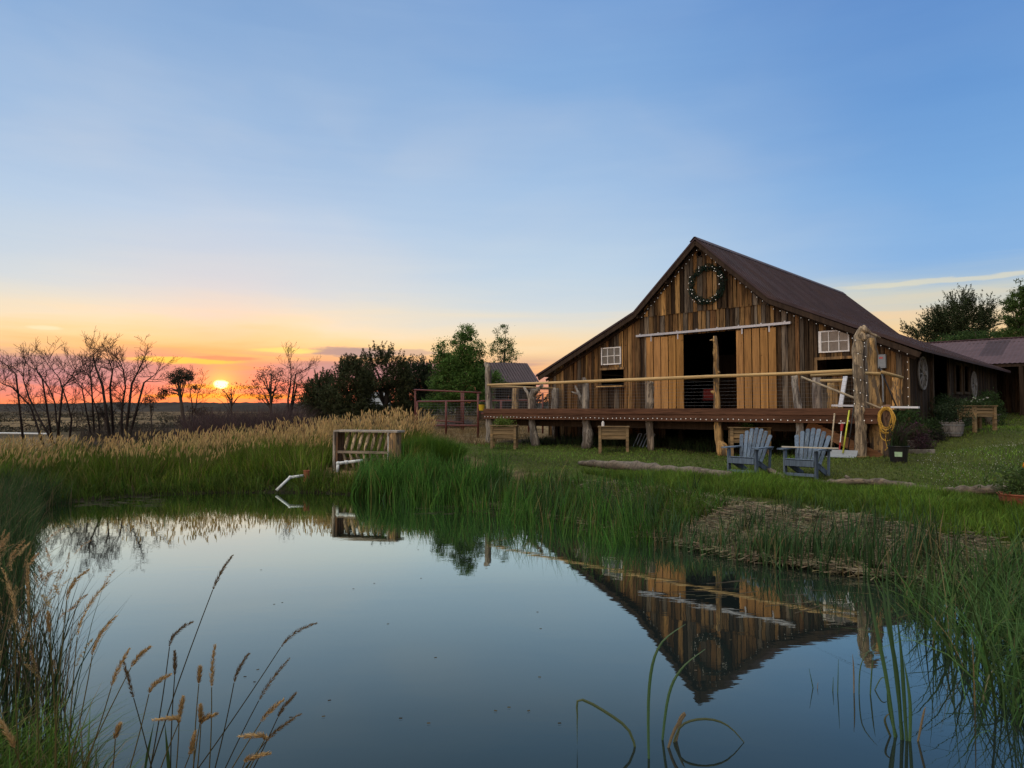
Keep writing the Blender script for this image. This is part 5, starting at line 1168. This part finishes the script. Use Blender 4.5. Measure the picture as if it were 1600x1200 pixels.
hh = p.z - q.location.z + .05; MB().lathe([(0, 0), (.075, 0), (.085, max(.2, hh)), (.07, max(.2, hh)), (.06, max(.18, hh - .05)), (0, max(.18, hh - .05))], 14).build('body', M_TERRA, q, smooth=False)
MB().ring(.085, .008, 20, 6, 'Z', (0, 0, max(.2, hh))).build('rim', M_TERRA, q)
# ---- red pipe corral
def corral(name, Y0_, posts, rails, label, r=.035, wires=0):
    b = at(posts[0][0], 640, posts[0][3]); b.z = gz(b.x, b.y); o = empty(name, b, 0, label, 'fence', 'red pipe corral panels')
    for px, pt_, pb_, Y in posts:
        a = at(px, pt_, Y); c = at(px, pb_, Y); c.z = min(c.z, gz(c.x, c.y) - .05); MB().tube([c - b, a - b], r, 8).build('post', M_PIPE, o, smooth=True)
    for (xa, ya, Ya), (xb, yb, Yb) in rails: MB().tube([at(xa, ya, Ya) - b, at(xb, yb, Yb) - b], r * .9, 8).build('rail', M_PIPE, o, smooth=True)
    if wires:
        (xa, ya, Ya), (xb, yb, Yb) = rails[0]; (xc, yc, Yc), (xd, yd, Yd) = rails[-1]; mb = MB()
        for i in range(1, wires):
            t = i / wires; mb.tube([at(xa, ya + (yc - ya) * t, Ya) - b, at(xb, yb + (yd - yb) * t, Yb) - b], .003, 4)
        for i in range(1, wires * 2):
            t = i / wires / 2; x = xa + (xb - xa) * t; Y = Ya + (Yb - Ya) * t; mb.tube([at(x, ya, Y) - b, at(x, yc, Y) - b], .0025, 4)
        mb.build('wire_mesh', M_WIRE, o)
corral('pipe_corral', 30, [(697, 627, 678, 30), (747, 615, 681, 29), (652, 627, 664, 31.5)], [((652, 627.5, 31.5), (747, 626.5, 29)), ((676, 664.5, 30.7), (747, 665, 29))], 'near red pipe panel with wire mesh, left of the deck', .045, 9)
corral('pipe_corral', 36, [(649, 608, 656, 36), (724, 612, 662, 35), (721, 612, 662, 36)], [((647, 609, 36), (752, 613.5, 34)), ((655, 655, 36), (722, 660, 35))], 'tall red pipe frame behind the wire mesh panel', .045, 0)
corral('pipe_corral', 34, [(783, 626, 662, 33), (826, 618, 662, 33), (848, 614, 660, 33)], [((750, 626.5, 34), (850, 625, 33)), ((752, 646, 34), (850, 646, 33))], 'red pipe fence seen through the deck railing', .045, 8)
b = at(752.5, 641.5, 28.8); yb_ = empty('yellow_bucket', b, 0, 'yellow bucket hanging on the red corral post', 'bucket')
M_YEL = plain_mat('yellow plastic', (.50, .36, .02), .5)
MB().lathe([(0, 0), (.11, 0), (.13, .27), (.12, .27), (.10, .03), (0, .03)], 16).build('body', M_YEL, yb_, smooth=False); MB().ring(.13, .012, 20, 6, 'Z', (0, 0, .27)).build('rim', M_BLACK, yb_)
MB().tube([(-.13, 0, .27), (-.10, 0, .36), (0, 0, .40), (.10, 0, .36), (.13, 0, .27)], .006, 5).build('handle', M_WIRE, yb_)
# ---- small shed with a red roof
def small_shed():
    Y = 41.0; a = at(832, 597, Y); r0 = at(762, 567, Y + 3); r1 = at(815, 567.5, Y + 3); b = Vector(at(800, 640, Y + 3)); b.z = gz(b.x, b.y)
    rz = math.radians(18); o = empty('small_shed', b, rz, 'small plank shed with a maroon metal roof behind the deck', 'shed'); inv = Matrix.Rotation(-rz, 4, 'Z')
    zr = r0.z - b.z; ze = a.z - b.z; hw = 2.0; L0, L1 = -1.9, 1.05
    mb = MB()
    for s in (-1, 1):
        n = 16
        for i in range(n):
            x0 = L0 + (L1 - L0) * i / n; x1 = L0 + (L1 - L0) * (i + 1) / n; xm = x0 + (x1 - x0) * .2
            for (xa, xb, da, db) in ((x0, xm, .03, 0), (xm, x1, 0, .0)): mb.add([(xa, s * 2.35, ze + da), (xb, s * 2.35, ze + db), (xb, 0, zr + db), (xa, 0, zr + da)], [(0, 1, 2, 3)])
    mb.build('roof', M_ROOF, o); MB().box(L0, L1, -2.34, -2.28, ze - .14, ze - .01).build('eave_board', W_DARK, o)
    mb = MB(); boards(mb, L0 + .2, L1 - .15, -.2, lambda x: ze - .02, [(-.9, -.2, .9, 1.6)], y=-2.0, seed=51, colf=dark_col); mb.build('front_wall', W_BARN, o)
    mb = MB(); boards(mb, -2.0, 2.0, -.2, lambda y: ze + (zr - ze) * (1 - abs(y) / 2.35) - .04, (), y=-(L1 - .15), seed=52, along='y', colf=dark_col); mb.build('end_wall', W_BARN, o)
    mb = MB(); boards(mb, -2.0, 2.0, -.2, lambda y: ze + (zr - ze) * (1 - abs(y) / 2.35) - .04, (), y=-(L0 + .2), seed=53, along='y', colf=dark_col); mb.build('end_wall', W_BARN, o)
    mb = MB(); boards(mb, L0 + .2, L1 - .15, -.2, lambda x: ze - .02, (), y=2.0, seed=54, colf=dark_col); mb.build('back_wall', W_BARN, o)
small_shed()
# ---- far farmhouse glimpsed between the junipers
b = at(585, 640, 92); b.z = gz(b.x, b.y) - .3; zt_ = at(585, 612, 92).z - b.z
fh = empty('farmhouse', b, .3, 'white farmhouse glimpsed through the junipers', 'house'); M_FW = plain_mat('white house siding', (.55, .58, .65), .7)
MB().box(-1.9, 1.9, -1.4, 1.4, 0, zt_ * .62).build('wall', M_FW, fh)
MB().add([(-2.1, -1.7, zt_ * .6), (2.1, -1.7, zt_ * .6), (2.1, 0, zt_), (-2.1, 0, zt_), (-2.1, 1.7, zt_ * .6), (2.1, 1.7, zt_ * .6)], [(0, 1, 2, 3), (3, 2, 5, 4)]).build('roof', M_GREY, fh)
MB().box(-.5, .3, -1.44, -1.41, zt_ * .25, zt_ * .5).build('window', M_GLASS, fh)
# ---- pale irrigation pipe and dead log far left
a, c = at(-20, 678, 52), at(74, 678.5, 50)
for p in (a, c): p.z = gz(p.x, p.y) + .06
o = empty('irrigation_pipe', a, 0, 'long pale irrigation pipe lying in the field at the far left', 'pipe')
MB().tube([(0, 0, 0), (c - a) * .5, c - a], .07, 8).build('pipe_length', M_PVC, o); MB().tube([(c - a) * .49, (c - a) * .51], .085, 8).build('coupling', M_PVC, o)
p = at(242, 666, 40); p.z = gz(p.x, p.y); o = empty('fallen_branch', p, 0, 'grey fallen branch propped up in the scrub behind the meadow', 'branch')
MB().tube([(-.6, 0, .0), (-.1, 0, .3), (.55, .1, .55)], [.09, .07, .04], 7, lump=.15).build('trunk', M_DEADW, o); MB().tube([(-.1, 0, .3), (.2, 0, .28)], [.05, .02], 6).build('branch_stub', M_DEADW, o)

# ---- loose timber and tools at the right end of the deck
def wpt(px, py, v): u, z = wall(px, py, v); return B(u, v, z)
def stick(name, pts, w, h, mat, label, cat, col=(1, 1, 1), tube=False):
    b = pts[0]; o = empty(name, b, 0, label, cat); q = [p - b for p in pts]
    if tube: MB().tube(q, w, 8, col).build('shaft', mat, o, smooth=True)
    else: MB().bar(q[0], q[1], w, h, col, up=(0, 0, 1) if abs(q[1].x) > .2 else tuple(N)).build('board', mat, o)
    return o
W_OLDP = wood_mat('weathered long pole', (.36, .31, .23), .4, 'X', attr=False)
M_WBRD = plain_mat('white painted board', (.66, .70, .78), .5, var=.1)
stick('long_pole', [wpt(1395, 646, -.14), wpt(1360, 632, -.10 + .65), wpt(1252, 589, .42)] if 0 else [wpt(1396, 646, .30), wpt(1252, 589, .30)], .03, 0, W_OLDP, 'long weathered pole slanting down along the right end of the deck', 'pole', tube=True)
stick('white_board', [wpt(1313, 636, .95), wpt(1321, 588, 1.15)], .13, .03, M_WBRD, 'white board standing on the deck against the rail', 'board')
stick('white_board', [wpt(1340, 634, .6), wpt(1300, 633.5, .6)], .10, .05, M_WBRD, 'short white board lying flat on the deck edge', 'board')
stick('white_plank', [wpt(1379, 636, .5), wpt(1436, 636.5, .5)], .16, .05, M_WBRD, 'long white plank jutting out past the right end of the deck', 'plank')
stick('black_pole', [wpt(1403, 641, .9), wpt(1374, 573, 1.2)], .018, 0, M_BLACK, 'thin black pole leaning on the second log post', 'pole', tube=True)
stick('wooden_handle', [wpt(1298, 706, -.45), wpt(1304, 646, -.12)], .02, 0, W_OLDP, 'bare wooden tool handle leaning on the deck edge', 'tool', tube=True)
stick('dark_pole', [wpt(1325, 704, -.4), wpt(1334, 636, -.12)], .016, 0, M_BLACK, 'dark thin pole leaning beside the yellow shovel handle', 'pole', tube=True)
M_RED = plain_mat('red plastic', (.32, .03, .03), .45); M_LIME = plain_mat('lime yellow handle', (.48, .52, .06), .45)
a, c = wpt(1311.5, 704, -.30), wpt(1316, 662, -.14); o = empty('red_scraper', a, 0, 'red and white hand tool with a T grip hanging under the deck', 'tool'); q = c - a
MB().tube([(0, 0, 0), q * .3], .022, 8).build('tip', M_RED, o); MB().tube([q * .3, q * .72], .014, 8).build('shaft', M_WHITE, o); MB().tube([q * .72, q], [.03, .045], 8).build('grip', M_RED, o); MB().bar(q + Vector((-.09, 0, .01)), q + Vector((.07, 0, .02)), .03, .03).build('t_handle', M_WHITE, o)
a, c = wpt(1317, 708, -.50), wpt(1327, 641, -.12); o = empty('snow_shovel', Vector((a.x, a.y, gz(a.x, a.y))), 0, 'wide grey shovel with a lime yellow handle leaning on the deck', 'shovel')
b = Vector(o.location); MB().tube([a - b, c - b], .02, 8).build('handle', M_LIME, o, smooth=True); mb = MB(); n = 6; W_ = .34
w_ = Vector(U) * W_; prof = [(0.0, .0), (-.06, .10), (-.12, .18), (-.26, .05)]
pf = [Vector(N) * y + Vector((0, 0, z)) for y, z in [(.06, .20), (.0, .10), (-.10, .045), (-.24, .03)]]
for i in range(3):
    f = [-w_ + pf[i], w_ + pf[i], w_ + pf[i + 1], -w_ + pf[i + 1]]; k = Vector((0, 0, .008)); mb.add(f + [p + k for p in f], [(0, 1, 2, 3), (7, 6, 5, 4), (0, 4, 5, 1), (2, 6, 7, 3), (1, 5, 6, 2), (0, 3, 7, 4)])
mb.build('blade', M_GREY, o)
# hose on the newel post
hu, hz = wall(1386, 640, -.22); hb = B(hu, -.22, hz); o = empty('garden_hose', hb, BA, 'coiled yellow garden hose hanging on the stair post', 'hose'); r_ = random.Random(9)
for k in range(9):
    rx, rz_ = r_.uniform(.13, .19), r_.uniform(.24, .40); dx = r_.uniform(-.03, .03); pts = []
    for i in range(25): t = 2 * math.pi * i / 24; pts.append((dx + rx * math.sin(t) + .02 * math.sin(3 * t + k), -.03 - .012 * k + .02 * math.cos(t), -rz_ + rz_ * math.cos(t) * 1.0 + .03 * (k % 3)))
    MB().tube(pts, .0125, 6, cap=False).build('loop', M_HOSE, o, smooth=True)
MB().tube([(-.02, -.05, -.5), (-.04, -.05, -.75), (.0, -.04, -.95), (-.05, -.06, -1.02)], .0125, 6).build('loop', M_HOSE, o, smooth=True)
pts = [ongr(px, py) + Vector((0, 0, .03)) for px, py in [(1386, 701), (1378, 708), (1368, 712), (1352, 716), (1336, 716)]]; b = pts[0]
o = tag(MB().tube([p - b for p in pts], .014, 6).build('garden_hose', plain_mat('faded tan hose', (.30, .22, .10), .6), smooth=True), 'faded tan hose trailing over the grass below the stairs', 'hose'); o.location = b
# ---- pots and beds right of the stairs
def pot(px, py, prof, mat, label, cat='pot', name='flower_pot', extra=None, n=18):
    p = ongr(px, py); o = empty(name, p, 0, label, cat); MB().lathe(prof, n).build('body', mat, o, smooth=False); h = max(z for _, z in prof); R = max(r for r, _ in prof)
    MB().lathe([(0, h - .04), (R * .9, h - .04)], n).build('soil', M_SOIL, o); MB().ring(R, .015, n * 2, 6, 'Z', (0, 0, h)).build('rim', mat, o); return o, p, h
M_PUR = (.075, .028, .055)
o, p, h = pot(1404, 722, [(0, 0), (.17, 0), (.22, .36), (.0, .36)][:3] + [(.20, .36), (.19, .3)], M_BLACK, 'black nursery pot with a pale green label below the stairs')
d = (Vector((0, 0, 0)) - p); d.z = 0; d.normalize(); t_ = Vector((-d.y, d.x, 0)); mb = MB(); 
mb.add([d * .205 + t_ * .075 + Vector((0, 0, .13)), d * .205 - t_ * .075 + Vector((0, 0, .13)), d * .222 - t_ * .078 + Vector((0, 0, .24)), d * .222 + t_ * .078 + Vector((0, 0, .24))], [(0, 1, 2, 3)]); mb.build('label', plain_mat('pale green label', (.40, .62, .42), .5), o)
q = empty('spiky_plant', p + Vector((0, 0, h)), 0, 'dark purple and green spiky plant in the black pot', 'plant')
n = 260; r = rng.normal(size=(n, 3)) * np.array([.08, .08, 0]); ln = wind(n, .5, (0, 0)); np_mesh('leaves', M_GRASS, [blades(r, rng.uniform(.25, .75, n), .022, ln, rcol(n, (.02, .04, .015), .3), np.where((rng.uniform(size=n) < .5)[:, None], rcol(n, M_PUR, .3), rcol(n, (.05, .08, .025), .3)), segs=4)], q)
o, p, h = pot(1428, 703, [(0, 0), (.2, 0), (.26, .26), (.24, .26), (.2, .2)], M_STONE, 'pale stone pot with purple flowers right of the black pot')
q = empty('purple_flowers', p + Vector((0, 0, h)), 0, 'bushy purple flowers in the pale stone pot', 'plant'); plant_leaves(q, [(random.gauss(0, .14), random.gauss(0, .14), random.uniform(.0, .4)) for _ in range(30)], .04, (.05, .05, .03)); plant_leaves(q, [(random.gauss(0, .15), random.gauss(0, .15), random.uniform(.15, .5)) for _ in range(18)], .035, M_PUR, 'flowers', 14, .04)
M_WBAR = wood_mat('whitewashed barrel staves', (.20, .195, .195), .9, 'Z', attr=False)
o, p, h = pot(1488, 682, [(0, 0), (.24, 0), (.29, .16), (.325, .42), (.30, .42), (.28, .36)], M_WBAR, 'whitewashed half barrel planter on the lawn by the barn', 'planter', 'barrel_planter', n=22)
for z, R in ((.10, .278), (.34, .322)): MB().ring(R, .010, 30, 6, 'Z', (0, 0, z)).build('hoop', M_GREY, o)
q = empty('barrel_plant', p + Vector((0, 0, h)), 0, 'dark leafy plant with pale pink blooms in the whitewashed barrel', 'plant'); plant_leaves(q, [(random.gauss(0, .18), random.gauss(0, .18), random.uniform(.0, .5)) for _ in range(44)], .05, (.025, .042, .02)); plant_leaves(q, [(random.gauss(0, .17), random.gauss(0, .17), random.uniform(.02, .14)) for _ in range(16)], .02, (.5, .42, .46), 'flowers', 4, .01, 1.0)
o, p, h = pot(1550, 664, [(0, 0), (.2, 0), (.3, .42), (.27, .42), (.25, .36)], M_STONE, 'pale stone urn standing right of the barn side planter', 'urn', 'stone_urn')
q = empty('urn_plant', p + Vector((0, 0, h)), 0, 'dark plant in the pale stone urn', 'plant'); plant_leaves(q, [(random.gauss(0, .16), random.gauss(0, .16), random.uniform(0, .4)) for _ in range(26)], .05, (.03, .055, .02))
a, c = ongr(1421, 709), ongr(1458, 709); o = tag(MB().bar(Vector((0, 0, .05)), c - a + Vector((0, 0, .05)), .12, .12).build('edging_block', M_STONE, bevel=.01), 'pale concrete edging block on the grass right of the black pot', 'block'); o.location = a
# red tub at the right edge
o, p, h = pot(1592, 795, [(0, 0), (.22, 0), (.27, .22), (.25, .22), (.23, .18)], M_TERRA, 'terracotta tub with an orange flower at the right edge of the lawn', 'tub', 'flower_tub')
MB().box(-.05, .05, -.276, -.262, .12, .15).build('sticker', M_WHITE, o)
q = empty('flowering_plant', p + Vector((0, 0, h)), 0, 'green plant with an orange bloom in the terracotta tub', 'plant'); plant_leaves(q, [(random.gauss(0, .13), random.gauss(0, .12), random.uniform(0, .38)) for _ in range(44)], .04, (.05, .085, .025)); plant_leaves(q, [(.06, -.05, .45), (.2, 0, .36)], .035, (.75, .28, .02), 'flowers', 14, .02, 1.0)
# shrubs along the barn
def shrub(px, py, w, h, colr, label, lf=.05, n=60, flower=None, y=None):
    p = ongr(px, py) if y is None else at(px, py, y)
    if y is not None: p.z = gz(p.x, p.y)
    o = empty('shrub', p, 0, label, 'shrub', 'shrubs along the barn'); pts = []
    for _ in range(n):
        a = random.uniform(0, 6.28); q = math.sqrt(random.random()); z = random.random(); pts.append((w * q * math.cos(a) * (1 - .5 * z), w * q * math.sin(a) * (1 - .5 * z), h * z))
    plant_leaves(o, pts, lf, colr, 'foliage', 42, .11)
    MB().tube([(0, 0, -.05), (.02, 0, h * .4), (0, .02, h * .75)], [.03, .02, .01], 6).build('stem', M_BARKM, o)
    if flower: plant_leaves(o, [p_ for p_ in pts if p_[2] > h * .4][:20], .03, flower, 'flowers', 8, .05)
shrub(1416, 688, .62, 1.15, (.035, .07, .02), 'rounded green shrub beside the foot of the stairs', y=19.6)
shrub(1450, 680, .45, .55, (.03, .055, .02), 'low dark shrub left of the whitewashed barrel', y=20.8)
shrub(1476, 672, .5, 1.05, (.022, .045, .018), 'tall dark shrub against the barn side door', y=22.9)
shrub(1500, 668, .35, .9, (.045, .065, .035), 'grey green feathery shrub between barrel and barn planter', y=23.6)
shrub(1546, 662, .5, 1.3, (.032, .065, .02), 'tall green shrub behind the barn side planter', y=26.8)
shrub(1466, 690, .14, .34, (.02, .02, .02), 'small dark clump on the lawn in front of the barrel', .03, 22)
shrub(1438, 700, .3, .4, (.05, .03, .04), 'low purplish shrub by the pale stone pot', .04, 40, M_PUR, y=19.0)
# folded chair frames leaning under the deck
a = wpt(1000, 704, .9); a.z = gz(a.x, a.y); o = empty('folded_frame', a, BA, 'grey metal frames leaning under the deck beside the bare planter', 'frame')
for k in range(3):
    x = -.28 + k * .26
    MB().tube([(x, 0, 0), (x + .10, .22, .46)], .014, 6).build('bar', M_TRACK, o); MB().tube([(x + .12, 0, 0), (x + .22, .22, .46)], .014, 6).build('bar', M_TRACK, o); MB().tube([(x + .10, .22, .46), (x + .22, .22, .46)], .012, 6).build('cross_bar', M_TRACK, o)
# red chair inside the doorway
u, z = wall(1108, 620, 7.2); a = B(u, 7.2, CZ - .03); o = empty('folding_chair', a, BA + .4, 'red folding chair standing in the dark barn doorway', 'chair'); M_RC = plain_mat('faded red canvas', (.22, .03, .03), .8)
MB().box(-.25, .25, -.22, .22, .42, .45).build('seat', M_RC, o); MB().bar((0, .24, .5), (0, .34, .9), .5, .02, up=(0, 1, 0)).build('backrest', M_RC, o)
for s in (-1, 1): MB().tube([(s * .27, -.22, 0), (s * .27, .24, .46), (s * .27, .35, .92)], .014, 6).build('frame', M_BLACK, o); MB().tube([(s * .26, .25, 0), (s * .26, -.22, .44)], .014, 6).build('leg', M_BLACK, o)

# ---- foreground grass stalks with seed heads
M_STALK = leaf_mat('grass stalk', (1, 1, 1), .2)
def zp(x, y): return (x / 2.858, 780 + y / 2.858)
def stalk(tip, base, root, Y, dark, label, bend=0.0, fat=1.0, leaf=None):
    tp, bp_, rt = at(*zp(*tip), Y), at(*zp(*base), Y), at(*zp(*root), Y + .1)
    d = (rt - bp_).normalized(); foot = rt + d * max(.05, 0); g = gz(foot.x, foot.y)
    if foot.z > g: foot = rt + d * ((rt.z - max(g, -.2)) / max(.2, -d.z))
    o = empty('grass_stalk', foot, 0, label, 'grass stalk', 'seeding grass stalks in the foreground'); r_ = random.Random(int(tip[0] * 7 + tip[1]))
    sw = Vector((0, 0, 1)).cross(Vector((0, 1, 0))); mid = foot.lerp(bp_, .5) + Vector((bend, 0, 0)) * .08
    pts = [foot + (mid - foot) * (2 * t) * (1 - t) + (bp_ - foot) * t * t if 0 else foot * (1 - t) ** 2 + mid * (2 * t * (1 - t)) + bp_ * t * t for t in [i / 10 for i in range(11)]]
    cs = (.055, .05, .025) if dark else (.13, .115, .045)
    MB().tube([p - foot for p in pts], [.0038 - .0019 * i / 10 for i in range(11)], 5, cs).build('stem', M_STALK, o)
    ch = (.15, .112, .065) if dark else (.40, .285, .135)
    mb = MB(); ax = (pts[-1] - pts[-2]).normalized(); L = (tp - bp_).length; c1_ = bp_ + ax * L * .5; axis = [bp_ * (1 - t) ** 2 + c1_ * 2 * t * (1 - t) + tp * t * t for t in [i / 20 for i in range(21)]]
    for i in range(20):
        t = i / 20; dirv = (axis[i + 1] - axis[i]).normalized(); wid = math.sin(math.pi * min(1, t * .9 + .12)) ** .7
        for k in range(9):
            v = Vector((r_.gauss(0, 1), r_.gauss(0, 1), r_.gauss(0, 1))); v = (v - dirv * v.dot(dirv)).normalized(); s = axis[i] + (axis[i + 1] - axis[i]) * r_.random() - foot
            l = (.008 + .012 * wid) * fat * r_.uniform(.7, 1.3); e = s + v * l * .75 + dirv * l * 1.2; w_ = v.cross(dirv) * .0022 * fat; m_ = s.lerp(e, .5); kk = r_.uniform(.65, 1.3)
            mb.add([s, m_ + w_, e, m_ - w_], [(0, 1, 2, 3)], tuple(c_ * kk for c_ in ch))
    mb.build('seed_head', M_STALK, o)
    if leaf:
        a = pts[leaf[0]] - foot; e = at(*zp(*leaf[1]), Y) - foot; m = a.lerp(e, .5) + Vector((0, 0, .03)); mb = MB(); w0 = Vector((.006, .002, .004))
        mb.add([a - w0 * .4, a + w0 * .4, m + w0, m - w0, e], [(0, 1, 2, 3), (3, 2, 4)], (.05, .09, .03)); mb.build('leaf_blade', M_STALK, o)
ST = [((1037, 253), (950, 405), (690, 1200), 2.9, 1, 'tallest grass stalk, dark head pointing up over the open water'), ((860, 548), (757, 660), (650, 1200), 2.8, 1, 'grass stalk with a brown head curving right, left of the tallest stalk'),
      ((780, 680), (780, 790), (783, 1200), 2.75, 1, 'straight grass stalk with a dark notched head beside the tallest stalk'), ((1415, 553), (1253, 662), (880, 1180), 2.9, 1, 'long stalk leaning far right with a dark slender head'),
      ((1290, 715), (1155, 900), (1030, 1190), 2.8, 1, 'right leaning stalk with a thin brown head below the long leaning stalk'), ((960, 655), (945, 840), (915, 1200), 2.85, 0, 'upright stalk with a long thin pale head right of the tallest stalk'),
      ((893, 750), (888, 825), (885, 1200), 2.8, 0, 'upright stalk with a short pale head'), ((1112, 690), (1045, 820), (940, 1200), 2.8, 1, 'stalk with a dark open notched head leaning right'),
      ((1340, 960), (1185, 1085), (1110, 1200), 2.6, 1, 'stalk with a thick dark feathery head at the lower right of the clump'), ((1320, 868), (1240, 975), (1120, 1190), 2.65, 1, 'thin dark stalk just above the thick feathery head'),
      ((1265, 895), (1165, 995), (1060, 1190), 2.65, 0, 'pale headed stalk left of the thick feathery head'), ((575, 672), (497, 840), (360, 1200), 2.7, 0, 'stalk with a plump golden head leaning right near the left reeds'),
      ((670, 660), (585, 752), (420, 1130), 2.8, 0, 'golden headed stalk right of the plump golden head'), ((550, 722), (597, 888), (655, 1190), 2.75, 1, 'stalk with a dark head leaning left across the others'),
      ((485, 370), (345, 615), (330, 1100), 2.9, 0, 'tall stalk with a very long tan head at the left'), ((515, 525), (412, 700), (300, 1150), 2.8, 0, 'tall stalk with a loose tan head below the very long one'),
      ((392, 318), (298, 452), (270, 1050), 3.0, 0, 'tall stalk with a drooping tan head touching the left reeds'), ((760, 785), (665, 870), (560, 1200), 2.7, 0, 'stalk with a tan head bowed right, left of centre in the clump'),
      ((690, 985), (797, 1002), (735, 1200), 2.5, 0, 'stalk with a tan head arched over to the left near the bottom edge'), ((967, 960), (897, 1008), (865, 1200), 2.6, 0, 'short stalk with a tan head bowed to the right'),
      ((1072, 1060), (1180, 1078), (1120, 1220), 2.45, 0, 'short stalk with a tan head arched flat over to the left'), ((1205, 1135), (1095, 1172), (1060, 1230), 2.4, 0, 'lowest stalk, tan head bowed right at the bottom edge'),
      ((872, 1040), (848, 1140), (830, 1220), 2.5, 0, 'short upright tan head near the bottom edge'), ((818, 885), (800, 990), (770, 1200), 2.6, 0, 'slim tan head between the dark notched head and the bowed ones'), ((895, 920), (893, 1000), (880, 1200), 2.6, 0, 'thin tan upright head above the short bowed head'),
      ((125, 290), (130, 480), (150, 1000), 3.1, 0, 'tan shaggy head standing highest at the left edge'), ((10, 310), (70, 560), (100, 1100), 3.0, 0, 'tan head leaning left at the left edge of the photo'), ((215, 505), (222, 600), (230, 1100), 2.9, 0, 'fluffy tan head among the dark left blades'), ((0, 985), (65, 1110), (110, 1200), 2.3, 0, 'tan head bowed over the green grass in the lower left corner'),
      ((535, 1005), (515, 1070), (490, 1200), 2.5, 0, 'small tan head low in the middle of the clump')]
for i, (t_, b_, r_, Y, dk, lb) in enumerate(ST): stalk(t_, b_, r_, Y, dk, lb, bend=.5 if i % 2 else -.5, fat=.85 if not dk else .75, leaf={0: (3, (690, 985)), 3: (2, (905, 1185)), 2: (4, (735, 990)), 9: (3, (1175, 1075))}.get(i))
# ---- cattail leaves in the water
M_CAT = leaf_mat('cattail leaves', (1, 1, 1), .25, .45, .4)
def cattail(root_px, leaves_, label, width=.018):
    b = onz(*root_px, 0); b.z = -.1; o = empty('cattail_clump', b, 0, label, 'cattail', 'cattail clumps in the water')
    for path, colr, wk in leaves_:
        P = [Vector(onz(*path[0], 0)) - Vector((0, 0, .12))] ; Y = P[0].y
        P += [at(px, py, Y) for px, py in path[1:]]; n = 14; pts = []
        for i in range(n + 1):                                   # Catmull-Rom
            t = i / n * (len(P) - 1); k = min(int(t), len(P) - 2); f = t - k; p0, p1, p2, p3 = P[max(k - 1, 0)], P[k], P[k + 1], P[min(k + 2, len(P) - 1)]
            pts.append(.5 * ((2 * p1) + (p2 - p0) * f + (2 * p0 - 5 * p1 + 4 * p2 - p3) * f * f + (3 * p1 - p0 - 3 * p2 + p3) * f ** 3) - b)
        mb = MB(); vs = []
        for i, p in enumerate(pts):
            t = i / n; d = (pts[min(i + 1, n)] - pts[max(i - 1, 0)]).normalized(); s = d.cross(Vector((0, 1, 0))).normalized(); w_ = width * wk * (.55 + .45 * math.sin(math.pi * min(1, t * 1.1))) * (1 - t ** 4) * .5 + .0006
            vs += [p - s * w_, p + Vector((0, -.004, 0)), p + s * w_]
        mb.add(vs, [q for i in range(n) for q in ((3 * i, 3 * i + 1, 3 * i + 4, 3 * i + 3), (3 * i + 1, 3 * i + 2, 3 * i + 5, 3 * i + 4))], colr); mb.build('leaf', M_CAT, o)
G1, G2, BR = (.055, .115, .045), (.038, .085, .035), (.16, .12, .07)
cattail((1030, 1168), [([(1014, 1185), (1014, 1080), (1030, 1010), (1071, 975)], G1, .8), ([(1032, 1156), (1044, 1090), (1065, 1045), (1102, 1014)], G1, .8), ([(997, 1167), (985, 1145), (950, 1115), (906, 1093), (902, 1120), (902, 1164)], (.075, .10, .045), .8),
                       ([(1036, 1168), (1052, 1145), (1070, 1116), (1062, 1122), (1052, 1150)], BR, .9), ([(1046, 1160), (1060, 1140), (1085, 1125), (1120, 1126), (1150, 1145), (1190, 1197)], (.07, .085, .04), .7), ([(1050, 1158), (1062, 1134), (1070, 1116)], BR, .7)], 'cattail clump with bent leaves standing alone in the water at bottom centre', .024)
cattail((1412, 1156), [([(1402, 1152), (1385, 1060), (1365, 960), (1353, 890)], G1, 1), ([(1410, 1156), (1402, 1060), (1385, 960), (1378, 898)], G2, 1.1), ([(1414, 1155), (1398, 1040), (1390, 960), (1384, 890)], G1, .9), ([(1418, 1158), (1412, 1080), (1408, 1020), (1398, 930)], G2, 1.0), ([(1408, 1150), (1390, 1110), (1386, 1060), (1420, 1010), (1400, 1005)][:3], G2, .8), ([(1420, 1158), (1422, 1100), (1412, 1030)], G1, .9), ([(1404, 1150), (1385, 1135), (1384, 1120), (1396, 1112)], (.05, .06, .03), .6), ([(1428, 1160), (1440, 1180), (1462, 1150), (1446, 1105)][2:] and [(1428, 1158), (1442, 1120), (1446, 1104)], BR, .6)], 'tall upright cattail clump left of the right hand reed bed', .026)
cattail((1350, 1090), [([(1334, 1083), (1334, 1050), (1332, 1022)], BR, .5), ([(1358, 1085), (1362, 1050), (1365, 1020)], G2, .5), ([(1342, 1085), (1345, 1040), (1368, 1005)], G2, .4), ([(1356, 1078), (1375, 1062), (1386, 1060)], G2, .4)], 'few thin broken cattail leaves left of the tall cattail clump', .022)
cattail((1302, 1082), [([(1300, 1080), (1302, 1058)], G2, .4), ([(1308, 1084), (1310, 1030)], G2, .35)], 'pair of short dark reed stubs standing in open water', .02)
cattail((1274, 1076), [([(1275, 1075), (1264, 1044)], G2, .35), ([(1275, 1076), (1278, 1066)], BR, .3)], 'single slanting reed stub alone in open water', .02)
